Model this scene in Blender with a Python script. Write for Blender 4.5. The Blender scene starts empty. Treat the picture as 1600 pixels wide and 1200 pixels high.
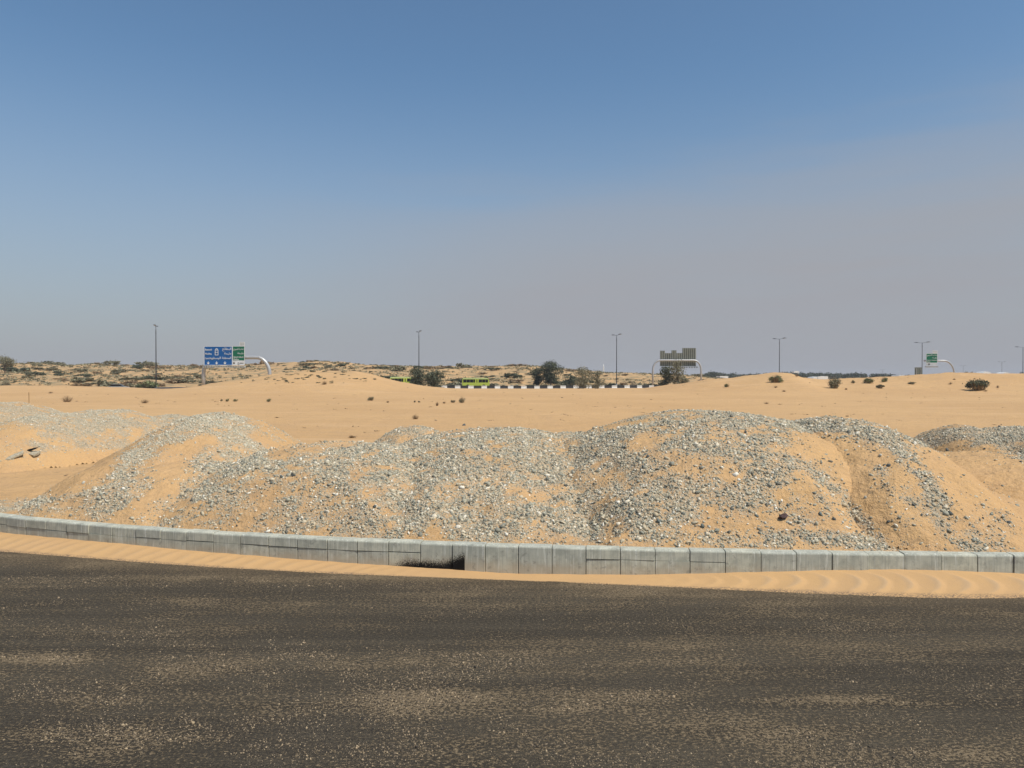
import bpy, math, random
import numpy as np
from mathutils import Vector, Matrix

random.seed(7)
RNG = np.random.default_rng(7)
SC = bpy.context.scene
COL = SC.collection

# ------------------------------------------------------------ camera, sky, sun
F = 1155.0                    # focal length in pixels of the 1600 px wide photograph
CAM_H = 2.9
PITCH = math.atan(12.0 / F)
cam_d = bpy.data.cameras.new('camera')
cam_d.sensor_width = 36.0
cam_d.lens = 36.0 * F / 1600.0
cam_d.clip_start = 0.1
cam_d.clip_end = 9000.0
cam = bpy.data.objects.new('camera', cam_d)
COL.objects.link(cam)
cam.location = (0, 0, CAM_H)
cam.rotation_euler = (math.pi / 2 - PITCH, 0, 0)
SC.camera = cam

SUN_EL = math.radians(56)
SUN_AZ = math.radians(54)     # to the right of straight behind the camera
SV = Vector((math.sin(SUN_AZ) * math.cos(SUN_EL), -math.cos(SUN_AZ) * math.cos(SUN_EL), math.sin(SUN_EL)))

world = bpy.data.worlds.new('World')
SC.world = world
world.use_nodes = True
wn, wl = world.node_tree.nodes, world.node_tree.links
wn.clear()
w_out = wn.new('ShaderNodeOutputWorld')
w_bg = wn.new('ShaderNodeBackground')
w_bg.inputs['Strength'].default_value = 0.097
w_sky = wn.new('ShaderNodeTexSky')
w_sky.sky_type = 'NISHITA'
w_sky.sun_disc = False
w_sky.sun_elevation = SUN_EL
w_sky.sun_rotation = math.atan2(SV.x, SV.y)
w_sky.altitude = 0
w_sky.air_density = 1.0
w_sky.dust_density = 1.0
w_sky.ozone_density = 1.6
# thin dusty veil of cloud low in the sky, its upper edge streaky
w_tc = wn.new('ShaderNodeTexCoord')
w_sep = wn.new('ShaderNodeSeparateXYZ')
wl.new(w_tc.outputs['Generated'], w_sep.inputs[0])


def wmath(op, a, b=None, c=None, clamp=False):
    n = wn.new('ShaderNodeMath')
    n.operation = op
    n.use_clamp = clamp
    for i, v in enumerate((a, b, c)):
        if v is None:
            continue
        if isinstance(v, (int, float)):
            n.inputs[i].default_value = v
        else:
            wl.new(v, n.inputs[i])
    return n.outputs[0]


w_map = wn.new('ShaderNodeMapping')
w_map.inputs['Scale'].default_value = (1.3, 1.3, 11.0)
w_map.inputs['Rotation'].default_value = (0, math.radians(-9), 0)
wl.new(w_tc.outputs['Generated'], w_map.inputs[0])
w_noi = wn.new('ShaderNodeTexNoise')
w_noi.inputs['Scale'].default_value = 1.7
w_noi.inputs['Detail'].default_value = 7
w_noi.inputs['Roughness'].default_value = 0.52
wl.new(w_map.outputs[0], w_noi.inputs[0])
# height of a direction above the horizon, lifted towards the right where the veil stands higher
tilt = wmath('MULTIPLY', w_sep.outputs['X'], 0.09)
hgt = wmath('SUBTRACT', w_sep.outputs['Z'], tilt)
wob = wmath('MULTIPLY', wmath('SUBTRACT', w_noi.outputs[0], 0.5), 0.22)
hgt2 = wmath('ADD', hgt, wob)


def wramp(v, a, b):
    n = wn.new('ShaderNodeMapRange')
    n.interpolation_type = 'SMOOTHSTEP'
    n.inputs['From Min'].default_value = a
    n.inputs['From Max'].default_value = b
    n.inputs['To Min'].default_value = 1.0
    n.inputs['To Max'].default_value = 0.0
    wl.new(v, n.inputs['Value'])
    return n.outputs[0]


w_side = wn.new('ShaderNodeMapRange')
w_side.interpolation_type = 'SMOOTHSTEP'
w_side.inputs['From Min'].default_value = -0.55
w_side.inputs['From Max'].default_value = 0.12
wl.new(w_sep.outputs['X'], w_side.inputs['Value'])
veil = wmath('MULTIPLY', wmath('MULTIPLY', wramp(hgt2, 0.11, 0.29), wmath('ADD', 0.16, wmath('MULTIPLY', w_noi.outputs[0], 1.40))), w_side.outputs[0])
low = wmath('MULTIPLY', wramp(w_sep.outputs['Z'], -0.06, 0.40), 1.0)
mixf = wmath('SUBTRACT', 1.0, wmath('MULTIPLY', wmath('SUBTRACT', 1.0, veil), wmath('SUBTRACT', 1.0, low)))
w_mix = wn.new('ShaderNodeMix')
w_mix.data_type = 'RGBA'
wl.new(mixf, w_mix.inputs[0])
w_hsv = wn.new('ShaderNodeHueSaturation')
w_hsv.inputs['Saturation'].default_value = 1.0
w_hsv.inputs['Value'].default_value = 1.0
wl.new(w_sky.outputs[0], w_hsv.inputs['Color'])
w_gain = wn.new('ShaderNodeMix')
w_gain.data_type = 'RGBA'
w_gain.blend_type = 'MULTIPLY'
w_gain.inputs[0].default_value = 1.0
w_gain.inputs[7].default_value = (0.97, 1.17, 1.23, 1)
wl.new(w_hsv.outputs[0], w_gain.inputs[6])
wl.new(w_gain.outputs[2], w_mix.inputs[6])
w_mix.inputs[7].default_value = (3.72, 3.84, 4.20, 1)
wl.new(w_mix.outputs[2], w_bg.inputs['Color'])
wl.new(w_bg.outputs[0], w_out.inputs[0])

sun_d = bpy.data.lights.new('sun', 'SUN')
sun_d.energy = 4.1
sun_d.angle = math.radians(0.53)
sun_d.color = (1.0, 0.925, 0.82)
sun = bpy.data.objects.new('sun', sun_d)
COL.objects.link(sun)
sun.location = (20, -10, 30)
sun.rotation_euler = SV.to_track_quat('Z', 'Y').to_euler()

SC.view_settings.view_transform = 'Standard'
SC.view_settings.look = 'None'
SC.view_settings.gamma = 1.0
SC.view_settings.exposure = 0.0
SC.view_settings.use_curve_mapping = False

# ------------------------------------------------------------ small helpers
CP, SP = math.cos(PITCH), math.sin(PITCH)


def ray(px, py):
    x, u = (px - 800.0), (600.0 - py)
    return x, F * CP + u * SP, -F * SP + u * CP


def at(px, py, Y):
    x, y, z = ray(px, py)
    t = Y / y
    return Vector((x * t, Y, CAM_H + z * t))


def zat(py, Y):
    return at(800, py, Y).z


def project(X, Y, Z):
    dz = Z - CAM_H
    depth = Y * CP - dz * SP
    up = Y * SP + dz * CP
    return 800 + F * X / depth, 600 - F * up / depth


def hash2(ix, iy, seed):
    n = (ix.astype(np.int64) * 374761393 + iy.astype(np.int64) * 668265263 + seed * 974711) & 0x7fffffff
    n = ((n ^ (n >> 13)) * 1274126177) & 0x7fffffff
    n = n ^ (n >> 16)
    return (n & 0xffff) / 65535.0


def vnoise(x, y, seed=0):
    x = np.asarray(x, float)
    y = np.asarray(y, float)
    ix, iy = np.floor(x), np.floor(y)
    fx, fy = x - ix, y - iy
    fx = fx * fx * (3 - 2 * fx)
    fy = fy * fy * (3 - 2 * fy)
    a = hash2(ix, iy, seed)
    b = hash2(ix + 1, iy, seed)
    c = hash2(ix, iy + 1, seed)
    d = hash2(ix + 1, iy + 1, seed)
    return (a + (b - a) * fx + (c - a) * fy + (a - b - c + d) * fx * fy) * 2 - 1


def fbm(x, y, seed=0, octv=4, gain=0.5):
    s, a, t = 0.0, 1.0, 0.0
    for k in range(octv):
        s = s + a * vnoise(x * 2 ** k + 17.3 * k, y * 2 ** k - 9.1 * k, seed + k)
        t += a
        a *= gain
    return s / t


def smooth(a, b, v):
    t = np.clip((v - a) / (b - a), 0, 1)
    return t * t * (3 - 2 * t)


def mesh_np(name, V, Fc, mat, attrs=None, shade=False, uni=None):
    """mesh from numpy arrays; Fc is (n,3) or (n,4)"""
    me = bpy.data.meshes.new(name)
    V = np.ascontiguousarray(V, dtype=np.float32)
    Fc = np.ascontiguousarray(Fc, dtype=np.int32)
    k = Fc.shape[1]
    me.vertices.add(len(V))
    me.vertices.foreach_set('co', V.ravel())
    me.loops.add(Fc.size)
    me.loops.foreach_set('vertex_index', Fc.ravel())
    me.polygons.add(len(Fc))
    me.polygons.foreach_set('loop_start', np.arange(0, Fc.size, k, dtype=np.int32))
    me.polygons.foreach_set('loop_total', np.full(len(Fc), k, dtype=np.int32))
    if shade:
        me.polygons.foreach_set('use_smooth', np.ones(len(Fc), dtype=bool))
    me.update(calc_edges=True)
    if attrs:
        for an, av in attrs.items():
            at_ = me.attributes.new(an, 'FLOAT', 'POINT')
            at_.data.foreach_set('value', np.ascontiguousarray(av, dtype=np.float32))
    if mat:
        me.materials.append(mat)
    return me


def link(name, me, parent=None, loc=(0, 0, 0)):
    o = bpy.data.objects.new(name, me)
    COL.objects.link(o)
    o.location = loc
    if parent:
        o.parent = parent
    return o


def tag(o, label=None, cat=None, group=None, kind=None):
    if label:
        o['label'] = label
    if cat:
        o['category'] = cat
    if group:
        o['group'] = group
    if kind:
        o['kind'] = kind
    return o


def empty(name, loc, rz=0.0):
    o = bpy.data.objects.new(name, None)
    o.empty_display_size = 0.3
    COL.objects.link(o)
    o.location = loc
    o.rotation_euler = (0, 0, rz)
    return o


def copy_tree(o, parent=None):
    c = o.copy()
    COL.objects.link(c)
    c.parent = parent
    for ch in o.children:
        copy_tree(ch, c)
    return c


class MB:
    """collects shapes; build() links them as one mesh object"""

    def __init__(s):
        s.v, s.f = [], []

    def add(s, V, Fc):
        n = len(s.v)
        s.v += [tuple(p) for p in V]
        s.f += [tuple(i + n for i in q) for q in Fc]

    def box(s, x0, x1, y0, y1, z0, z1, c=0.0):
        if c <= 0:
            V = [(x, y, z) for x in (x0, x1) for y in (y0, y1) for z in (z0, z1)]
            s.add(V, [(0, 1, 3, 2), (4, 6, 7, 5), (0, 4, 5, 1), (2, 3, 7, 6), (0, 2, 6, 4), (1, 5, 7, 3)])
        else:
            s.prism([(x0 + c, z0), (x1 - c, z0), (x1, z0 + c), (x1, z1 - c), (x1 - c, z1), (x0 + c, z1), (x0, z1 - c), (x0, z0 + c)], y0, y1)

    def prism(s, pts, y0, y1):
        n = len(pts)
        V = [(p[0], y0, p[1]) for p in pts] + [(p[0], y1, p[1]) for p in pts]
        Fc = [tuple(range(n)), tuple(range(2 * n - 1, n - 1, -1))]
        Fc += [(i, i + n, (i + 1) % n + n, (i + 1) % n) for i in range(n)]
        s.add(V, Fc)

    def tube(s, path, rad, n=12, cap=True):
        path = [Vector(p) for p in path]
        rs = rad if isinstance(rad, (list, tuple)) else [rad] * len(path)
        V, Fc = [], []
        prev = None
        for i, p in enumerate(path):
            t = (path[min(i + 1, len(path) - 1)] - path[max(i - 1, 0)]).normalized()
            if prev is None:
                a = Vector((0, 1, 0)) if abs(t.y) < 0.9 else Vector((1, 0, 0))
                u = t.cross(a).normalized()
            else:
                u = (prev - t * prev.dot(t)).normalized()
            prev = u
            w = t.cross(u)
            for k in range(n):
                an = 2 * math.pi * k / n
                V.append(p + (u * math.cos(an) + w * math.sin(an)) * rs[i])
        for i in range(len(path) - 1):
            for k in range(n):
                Fc.append((i * n + k, i * n + (k + 1) % n, (i + 1) * n + (k + 1) % n, (i + 1) * n + k))
        if cap:
            Fc.append(tuple(reversed(range(n))))
            Fc.append(tuple((len(path) - 1) * n + k for k in range(n)))
        s.add(V, Fc)

    def wheel(s, x, y, z, r, w, n=20):
        s.tube([(x, y - w / 2, z), (x, y + w / 2, z)], r, n)

    def build(s, name, mat, parent=None, smooth_=False, loc=(0, 0, 0)):
        me = bpy.data.meshes.new(name)
        me.from_pydata(s.v, [], s.f)
        me.materials.append(mat)
        me.update()
        if smooth_:
            for p in me.polygons:
                p.use_smooth = len(p.vertices) <= 4
        return link(name, me, parent, loc)


# ------------------------------------------------------------ materials
class NT:
    def __init__(s, name):
        s.m = bpy.data.materials.new(name)
        s.m.use_nodes = True
        s.n, s.l = s.m.node_tree.nodes, s.m.node_tree.links
        s.b = s.n['Principled BSDF']
        s.b.inputs['Specular IOR Level'].default_value = 0.25
        s.tc = s.n.new('ShaderNodeTexCoord')
        s.geo = s.n.new('ShaderNodeNewGeometry')

    def put(s, v, sock):
        if isinstance(v, (int, float)):
            sock.default_value = v
        elif isinstance(v, tuple):
            sock.default_value = v if len(v) == len(sock.default_value) else tuple(v) + (1,)
        else:
            s.l.new(v, sock)

    def math(s, op, a, b=None, c=None, clamp=False):
        n = s.n.new('ShaderNodeMath')
        n.operation = op
        n.use_clamp = clamp
        for i, v in enumerate((a, b, c)):
            if v is not None:
                s.put(v, n.inputs[i])
        return n.outputs[0]

    def pos(s, scale=(1, 1, 1), rot=(0, 0, 0), loc=(0, 0, 0)):
        n = s.n.new('ShaderNodeMapping')
        s.l.new(s.geo.outputs['Position'], n.inputs[0])
        n.inputs['Scale'].default_value = scale
        n.inputs['Rotation'].default_value = rot
        n.inputs['Location'].default_value = loc
        return n.outputs[0]

    def noise(s, vec, scale, detail=4, rough=0.5, dist=0.0):
        n = s.n.new('ShaderNodeTexNoise')
        s.l.new(vec, n.inputs['Vector'])
        n.inputs['Scale'].default_value = scale
        n.inputs['Detail'].default_value = detail
        n.inputs['Roughness'].default_value = rough
        n.inputs['Distortion'].default_value = dist
        return n.outputs[0]

    def voro(s, vec, scale, out='Distance', feature='F1'):
        n = s.n.new('ShaderNodeTexVoronoi')
        n.feature = feature
        s.l.new(vec, n.inputs['Vector'])
        n.inputs['Scale'].default_value = scale
        return n.outputs[out]

    def ramp(s, v, a, b, lo=0.0, hi=1.0, soft=True):
        n = s.n.new('ShaderNodeMapRange')
        if soft:
            n.interpolation_type = 'SMOOTHSTEP'
        s.put(v, n.inputs['Value'])
        for k, x in (('From Min', a), ('From Max', b), ('To Min', lo), ('To Max', hi)):
            s.put(x, n.inputs[k])
        return n.outputs[0]

    def mix(s, f, a, b):
        n = s.n.new('ShaderNodeMix')
        n.data_type = 'RGBA'
        s.put(f, n.inputs[0])
        s.put(a, n.inputs[6])
        s.put(b, n.inputs[7])
        return n.outputs[2]

    def cramp(s, v, stops):
        n = s.n.new('ShaderNodeValToRGB')
        s.l.new(v, n.inputs[0])
        e = n.color_ramp.elements
        while len(e) < len(stops):
            e.new(0.5)
        for i, (p, c) in enumerate(stops):
            e[i].position = p
            e[i].color = tuple(c) + (1,)
        return n.outputs[0]

    def attr(s, name):
        n = s.n.new('ShaderNodeAttribute')
        n.attribute_name = name
        return n.outputs['Fac']

    def bump(s, h, strength, dist):
        n = s.n.new('ShaderNodeBump')
        n.inputs['Strength'].default_value = strength
        n.inputs['Distance'].default_value = dist
        s.l.new(h, n.inputs['Height'])
        return n

    def done(s, col, rough=0.9, normal=None, metal=0.0):
        s.put(col, s.b.inputs['Base Color'])
        s.put(rough, s.b.inputs['Roughness'])
        s.b.inputs['Metallic'].default_value = metal
        if normal is not None:
            s.l.new(normal.outputs[0], s.b.inputs['Normal'])
        return s.m


SAND_A = (0.560, 0.342, 0.150)
SAND_B = (0.620, 0.388, 0.175)
SAND_C = (0.500, 0.315, 0.165)


def sand_colour(t):
    p = t.pos()
    big = t.noise(p, 0.05, 5, 0.55)
    mid = t.noise(t.pos((0.7, 1.4, 1)), 0.9, 6, 0.6)
    fine = t.noise(p, 14.0, 5, 0.7)
    c = t.mix(t.ramp(big, 0.35, 0.65), SAND_A, SAND_B)
    c = t.mix(t.ramp(mid, 0.42, 0.72, 0, 0.5), c, SAND_C)
    c = t.mix(t.ramp(fine, 0.35, 0.75, 0, 0.30), c, (0.45, 0.29, 0.165))
    return c, mid, fine


def mat_ground():
    t = NT('desert_sand')
    c, mid, fine = sand_colour(t)
    # crushed rock dust and specks too small to build, where gravel has been tipped
    g = t.attr('gravel')
    spn = t.noise(t.pos(), 36.0, 4, 0.7)
    speck = t.math('MULTIPLY', t.ramp(spn, 0.49, 0.57), t.ramp(g, 0.05, 0.7, 0.10, 1.0))
    tone = t.cramp(t.noise(t.pos(loc=(5, 3, 1)), 30.0, 3, 0.6), [(0.34, (0.20, 0.205, 0.18)), (0.52, (0.39, 0.36, 0.28)), (0.66, (0.60, 0.55, 0.44))])
    c = t.mix(t.ramp(g, 0.25, 1.0, 0, 0.55), c, (0.41, 0.35, 0.25))
    c = t.mix(speck, c, tone)
    # on the far plain faint scuffs and trails of darker grains
    scuff = t.noise(t.pos((0.30, 1.0, 1)), 0.55, 8, 0.68)
    c = t.mix(t.ramp(scuff, 0.54, 0.72, 0, 0.42), c, (0.40, 0.255, 0.135))
    pale = t.noise(t.pos((0.22, 0.8, 1), loc=(40, 10, 0)), 0.30, 7, 0.66)
    c = t.mix(t.ramp(pale, 0.52, 0.70, 0, 0.40), c, (0.68, 0.45, 0.24))
    peb = t.noise(t.pos((0.8, 1.3, 1)), 3.3, 4, 0.8)
    c = t.mix(t.ramp(peb, 0.60, 0.68, 0, 0.42), c, (0.27, 0.19, 0.115))
    # tint of litter and low dry growth on the hummocky dunes
    s = t.attr('scrub')
    sc = t.math('MULTIPLY', t.ramp(t.noise(t.pos((0.5, 0.9, 1)), 0.55, 6, 0.65), 0.44, 0.58), s)
    c = t.mix(t.math('MULTIPLY', sc, 0.80), c, (0.235, 0.195, 0.115))
    # wind ripples
    w = t.n.new('ShaderNodeTexWave')
    w.wave_type = 'BANDS'
    w.bands_direction = 'Y'
    w.inputs['Scale'].default_value = 2.1
    w.inputs['Distortion'].default_value = 3.0
    w.inputs['Detail'].default_value = 2
    w.inputs['Detail Scale'].default_value = 0.7
    t.l.new(t.pos((0.55, 1, 1), (0, 0, math.radians(12))), w.inputs['Vector'])
    h = t.math('ADD', t.math('MULTIPLY', w.outputs['Fac'], 0.16), t.math('MULTIPLY', fine, 0.5))
    h = t.math('ADD', h, t.math('MULTIPLY', t.noise(t.pos(), 3.0, 6, 0.7), 1.6))
    h = t.math('ADD', h, t.math('MULTIPLY', t.noise(t.pos(), 0.8, 6, 0.65), 3.0))
    return t.done(c, 0.95, t.bump(h, 0.70, 0.09))


def mat_verge():
    t = NT('drift_sand')
    c, mid, fine = sand_colour(t)
    c = t.mix(0.45, c, (0.47, 0.30, 0.145))
    r = t.attr('crest')
    c = t.mix(t.ramp(r, 0.45, 0.95, 0, 0.50), c, (0.40, 0.29, 0.18))
    e = t.attr('edge')
    gr = t.noise(t.pos((1, 2.2, 1)), 38.0, 3, 0.7)
    c = t.mix(t.math('MULTIPLY', t.ramp(e, 0.45, 1.0), t.ramp(gr, 0.42, 0.6)), c, (0.16, 0.12, 0.085))
    return t.done(c, 0.95, t.bump(t.math('ADD', fine, gr), 0.35, 0.012))


def mat_road():
    t = NT('worn_asphalt')
    p = t.pos()
    patch = t.noise(t.pos((0.55, 1.15, 1), (0, 0, math.radians(-5))), 1.25, 8, 0.70)
    track = t.noise(t.pos((0.10, 1.0, 1), (0, 0, math.radians(-6)), (3, 8, 0)), 1.15, 5, 0.55)
    streak = t.noise(t.pos((0.045, 1.0, 1), (0, 0, math.radians(-7))), 2.6, 5, 0.6)
    g1 = t.noise(p, 50.0, 4, 0.8)
    g2 = t.voro(p, 46.0)
    g3 = t.noise(t.pos((1, 1.5, 1)), 24.0, 4, 0.7)
    base = t.mix(t.ramp(t.math('ADD', t.math('MULTIPLY', track, 0.5), t.math('MULTIPLY', streak, 0.5)), 0.40, 0.60), (0.056, 0.049, 0.039), (0.122, 0.103, 0.074))
    base = t.mix(t.ramp(g1, 0.40, 0.66, 0, 0.85), base, (0.168, 0.137, 0.092))
    base = t.mix(t.ramp(g3, 0.57, 0.42, 0, 0.45), base, (0.016, 0.014, 0.013))
    # sand lodged between the stones, thicker in patches and towards the verge
    edge = t.attr('edge')
    amount = t.math('ADD', t.math('MULTIPLY', patch, 0.62), t.math('MULTIPLY', track, 0.35))
    amount = t.math('ADD', amount, t.math('MULTIPLY', streak, 0.16))
    amount = t.math('ADD', amount, t.math('MULTIPLY', edge, 0.085))
    amount = t.math('ADD', amount, t.math('MULTIPLY', t.attr('drift'), 0.16))
    th = t.ramp(amount, 0.44, 0.74, 0.600, 0.455, soft=False)
    gg = t.math('ADD', t.math('MULTIPLY', g3, 0.6), t.math('MULTIPLY', g1, 0.4))
    fac = t.math('SUBTRACT', gg, th)
    fac = t.ramp(fac, -0.008, 0.022)
    sand = t.mix(g1, (0.21, 0.16, 0.10), (0.38, 0.285, 0.17))
    c = t.mix(t.math('MULTIPLY', fac, 0.80), base, sand)
    c = t.mix(t.math('MULTIPLY', t.ramp(edge, 0.15, 1.0), 0.40), c, (0.20, 0.148, 0.092))
    # pale scrapes
    scr = t.noise(t.pos((0.35, 5.0, 1), (0, 0, math.radians(-12))), 2.6, 4, 0.5)
    c = t.mix(t.ramp(scr, 0.70, 0.78, 0, 0.35), c, (0.20, 0.20, 0.20))
    h = t.math('ADD', t.math('MULTIPLY', g1, 0.6), t.math('MULTIPLY', g3, 1.0))
    h = t.math('ADD', h, t.math('MULTIPLY', t.math('MULTIPLY', fac, patch), 0.6))
    t.b.inputs['Specular IOR Level'].default_value = 0.12
    return t.done(c, 0.95, t.bump(h, 1.0, 0.028))


def mat_concrete(name, stained=False):
    t = NT(name)
    p = t.pos()
    oi = t.n.new('ShaderNodeObjectInfo')
    blot = t.noise(p, 5.0, 6, 0.6)
    st = t.noise(t.pos((9, 9, 0.7)), 3.0, 5, 0.6)
    comb = t.noise(t.pos((34, 34, 1.0)), 1.6, 3, 0.6)
    fine = t.noise(p, 90.0, 3, 0.7)
    c = t.mix(t.ramp(blot, 0.38, 0.62), (0.41, 0.415, 0.335), (0.56, 0.555, 0.445))
    c = t.mix(t.ramp(oi.outputs['Random'], 0, 1, 0, 0.45, soft=False), c, (0.33, 0.35, 0.32))
    c = t.mix(t.ramp(st, 0.53, 0.68, 0, 0.7), c, (0.66, 0.67, 0.59))
    c = t.mix(t.ramp(comb, 0.46, 0.66, 0, 0.38), c, (0.24, 0.25, 0.225))
    c = t.mix(t.ramp(fine, 0.58, 0.75, 0, 0.35), c, (0.22, 0.22, 0.21))
    # rusty sand staining creeping up from the foot
    sz_ = t.n.new('ShaderNodeSeparateXYZ')
    t.l.new(t.geo.outputs['Position'], sz_.inputs[0])
    foot = t.ramp(t.math('ADD', sz_.outputs['Z'], t.math('MULTIPLY', t.math('SUBTRACT', blot, 0.5), 0.35)), 0.06, 0.26, 0.55, 0.0)
    c = t.mix(foot, c, (0.44, 0.36, 0.25))
    dirt = t.noise(t.pos(loc=(2, 7, 4)), 11.0, 5, 0.7)
    c = t.mix(t.ramp(dirt, 0.56, 0.68, 0, 0.55), c, (0.20, 0.20, 0.175))
    if stained:
        # black bitumen overspray along the foot of these stones, cut off sharply on the right
        sep = t.n.new('ShaderNodeSeparateXYZ')
        t.l.new(t.geo.outputs['Position'], sep.inputs[0])
        X, Z = sep.outputs['X'], sep.outputs['Z']
        left = t.ramp(X, STAIN[0], STAIN[1], 0.0, 1.0)
        right = t.math('LESS_THAN', X, STAIN[2])
        rise = t.ramp(X, STAIN[3], STAIN[2], 0.0, 0.12)
        top = t.math('ADD', t.math('MULTIPLY', left, 0.150), rise)
        dots = t.noise(p, 85.0, 3, 0.75)
        d = t.math('SUBTRACT', top, Z)
        d = t.math('ADD', d, t.math('MULTIPLY', t.math('SUBTRACT', dots, 0.5), 0.42))
        f = t.math('MULTIPLY', t.ramp(d, -0.03, 0.05), t.math('MULTIPLY', left, right))
        c = t.mix(f, c, (0.006, 0.006, 0.006))
    return t.done(c, 0.9, t.bump(t.math('ADD', fine, t.math('MULTIPLY', blot, 2.0)), 0.35, 0.006))


def mat_stone(pale=False):
    t = NT('pale_crushed_rock' if pale else 'crushed_rock')
    r = t.geo.outputs['Random Per Island']
    c = t.cramp(r, [(0.0, (0.10, 0.11, 0.10)), (0.14, (0.21, 0.225, 0.19)), (0.36, (0.34, 0.345, 0.28)),
                    (0.58, (0.46, 0.435, 0.33)), (0.78, (0.52, 0.44, 0.30)), (0.90, (0.68, 0.61, 0.46)), (1.0, (0.84, 0.81, 0.70))])
    if pale:
        c = t.mix(0.42, c, (0.60, 0.56, 0.43))
    n = t.noise(t.pos(), 40.0, 4, 0.6)
    c = t.mix(t.ramp(n, 0.4, 0.7, 0, 0.5), c, (0.46, 0.34, 0.20))
    return t.done(c, 0.85, t.bump(n, 0.4, 0.01))


def mat_leaf(name, a, b, cc):
    t = NT(name)
    r = t.geo.outputs['Random Per Island']
    c = t.cramp(r, [(0.0, a), (0.55, b), (1.0, cc)])
    return t.done(c, 0.8)


def mat_plain(name, col, rough=0.6, metal=0.0, var=0.12, scale=3.0):
    t = NT(name)
    n = t.noise(t.pos(), scale, 4, 0.6)
    d = tuple(x * (1 - var * 2) for x in col)
    return t.done(t.mix(t.ramp(n, 0.35, 0.7), d, col), rough, None, metal)


M = {}
M['ground'] = mat_ground()
M['verge'] = mat_verge()
M['stone'] = mat_stone()
M['stone_pale'] = mat_stone(True)
M['leaf_dark'] = mat_leaf('dark_foliage', (0.045, 0.055, 0.036), (0.092, 0.105, 0.064), (0.17, 0.18, 0.11))
M['leaf_grey'] = mat_leaf('grey_foliage', (0.115, 0.108, 0.066), (0.21, 0.198, 0.12), (0.34, 0.31, 0.20))
M['leaf_green'] = mat_leaf('green_foliage', (0.11, 0.135, 0.06), (0.195, 0.225, 0.10), (0.32, 0.33, 0.175))
M['twig'] = mat_leaf('dry_twigs', (0.15, 0.105, 0.06), (0.27, 0.19, 0.11), (0.42, 0.31, 0.185))
M['far_wood'] = mat_leaf('far_foliage', (0.040, 0.055, 0.043), (0.080, 0.10, 0.072), (0.14, 0.155, 0.11))
M['bark'] = mat_plain('bark', (0.16, 0.12, 0.085), 0.9)
M['steel'] = mat_plain('galvanised_steel', (0.50, 0.51, 0.51), 0.42, 0.35, 0.08)
M['pole'] = mat_plain('lamp_pole_paint', (0.22, 0.24, 0.26), 0.5)
M['lamp_head'] = mat_plain('lamp_head_grey', (0.16, 0.17, 0.18), 0.5)
M['glassy'] = mat_plain('lamp_glass', (0.5, 0.5, 0.5), 0.15)
M['sign_blue'] = mat_plain('sign_blue', (0.010, 0.105, 0.33), 0.45, 0, 0.06, 1.0)
M['sign_green'] = mat_plain('sign_green', (0.006, 0.14, 0.075), 0.45, 0, 0.06, 1.0)
M['sign_white'] = mat_plain('sign_white', (0.75, 0.77, 0.76), 0.5, 0, 0.05, 1.0)
M['sign_grey'] = mat_plain('sign_grey', (0.50, 0.52, 0.52), 0.5, 0, 0.05, 1.0)
M['sign_black'] = mat_plain('sign_black', (0.03, 0.03, 0.03), 0.5)
M['sign_back'] = mat_plain('sign_back_aluminium', (0.15, 0.165, 0.14), 0.6, 0, 0.08)
M['sign_rib'] = mat_plain('sign_rib_aluminium', (0.27, 0.285, 0.24), 0.55, 0, 0.05)
M['bus_green'] = mat_plain('bus_lime_paint', (0.56, 0.62, 0.10), 0.35, 0, 0.04)
M['bus_pale'] = mat_plain('bus_roof_paint', (0.62, 0.68, 0.30), 0.4, 0, 0.05)
M['window'] = mat_plain('dark_window_glass', (0.012, 0.014, 0.016), 0.12, 0, 0.0)
M['tyre'] = mat_plain('tyre_rubber', (0.02, 0.02, 0.02), 0.8)
M['rim'] = mat_plain('wheel_rim', (0.35, 0.35, 0.35), 0.4)
M['car_paint'] = mat_plain('silver_car_paint', (0.45, 0.45, 0.43), 0.3)
M['lens_red'] = mat_plain('tail_light_red', (0.35, 0.02, 0.02), 0.3)
M['lens_clear'] = mat_plain('headlight_lens', (0.7, 0.7, 0.68), 0.2)
M['white_paint'] = mat_plain('white_kerb_paint', (0.74, 0.74, 0.70), 0.6, 0, 0.08)
M['black_paint'] = mat_plain('black_kerb_paint', (0.045, 0.047, 0.05), 0.6)
M['white_wall'] = mat_plain('white_wall', (0.80, 0.80, 0.76), 0.7, 0, 0.04, 0.5)
M['wood'] = mat_plain('weathered_wood', (0.42, 0.27, 0.13), 0.85)
M['highway'] = mat_plain('highway_asphalt', (0.07, 0.068, 0.066), 0.9)
M['brown_block'] = mat_plain('brown_block', (0.105, 0.066, 0.062), 0.85, 0, 0.25, 18)
M['crust'] = mat_plain('pale_crust', (0.53, 0.47, 0.34), 0.95, 0, 0.22, 22)
M['black_sheet'] = mat_plain('black_plastic', (0.012, 0.012, 0.012), 0.5)  # near-black that paints the shade in the hollow by the crust slabs

# ------------------------------------------------------------ kerb line
KT = [(0, 806), (100, 815), (200, 824), (300, 831), (400, 836.5), (500, 841), (600, 845.5), (700, 849.5), (800, 853),
      (900, 856), (1000, 858.5), (1100, 860.5), (1200, 862.5), (1300, 864), (1400, 865.5), (1500, 867), (1600, 868)]
KZ = 0.42
kx, ky = [], []
for px_, py_ in KT:
    x, y, z = ray(px_, py_)
    t_ = (KZ - CAM_H) / z
    kx.append(x * t_)
    ky.append(y * t_)
KC = np.polyfit(kx, ky, 4)
KD = np.polyder(KC)
XL, XR = kx[0], kx[-1]


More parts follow.
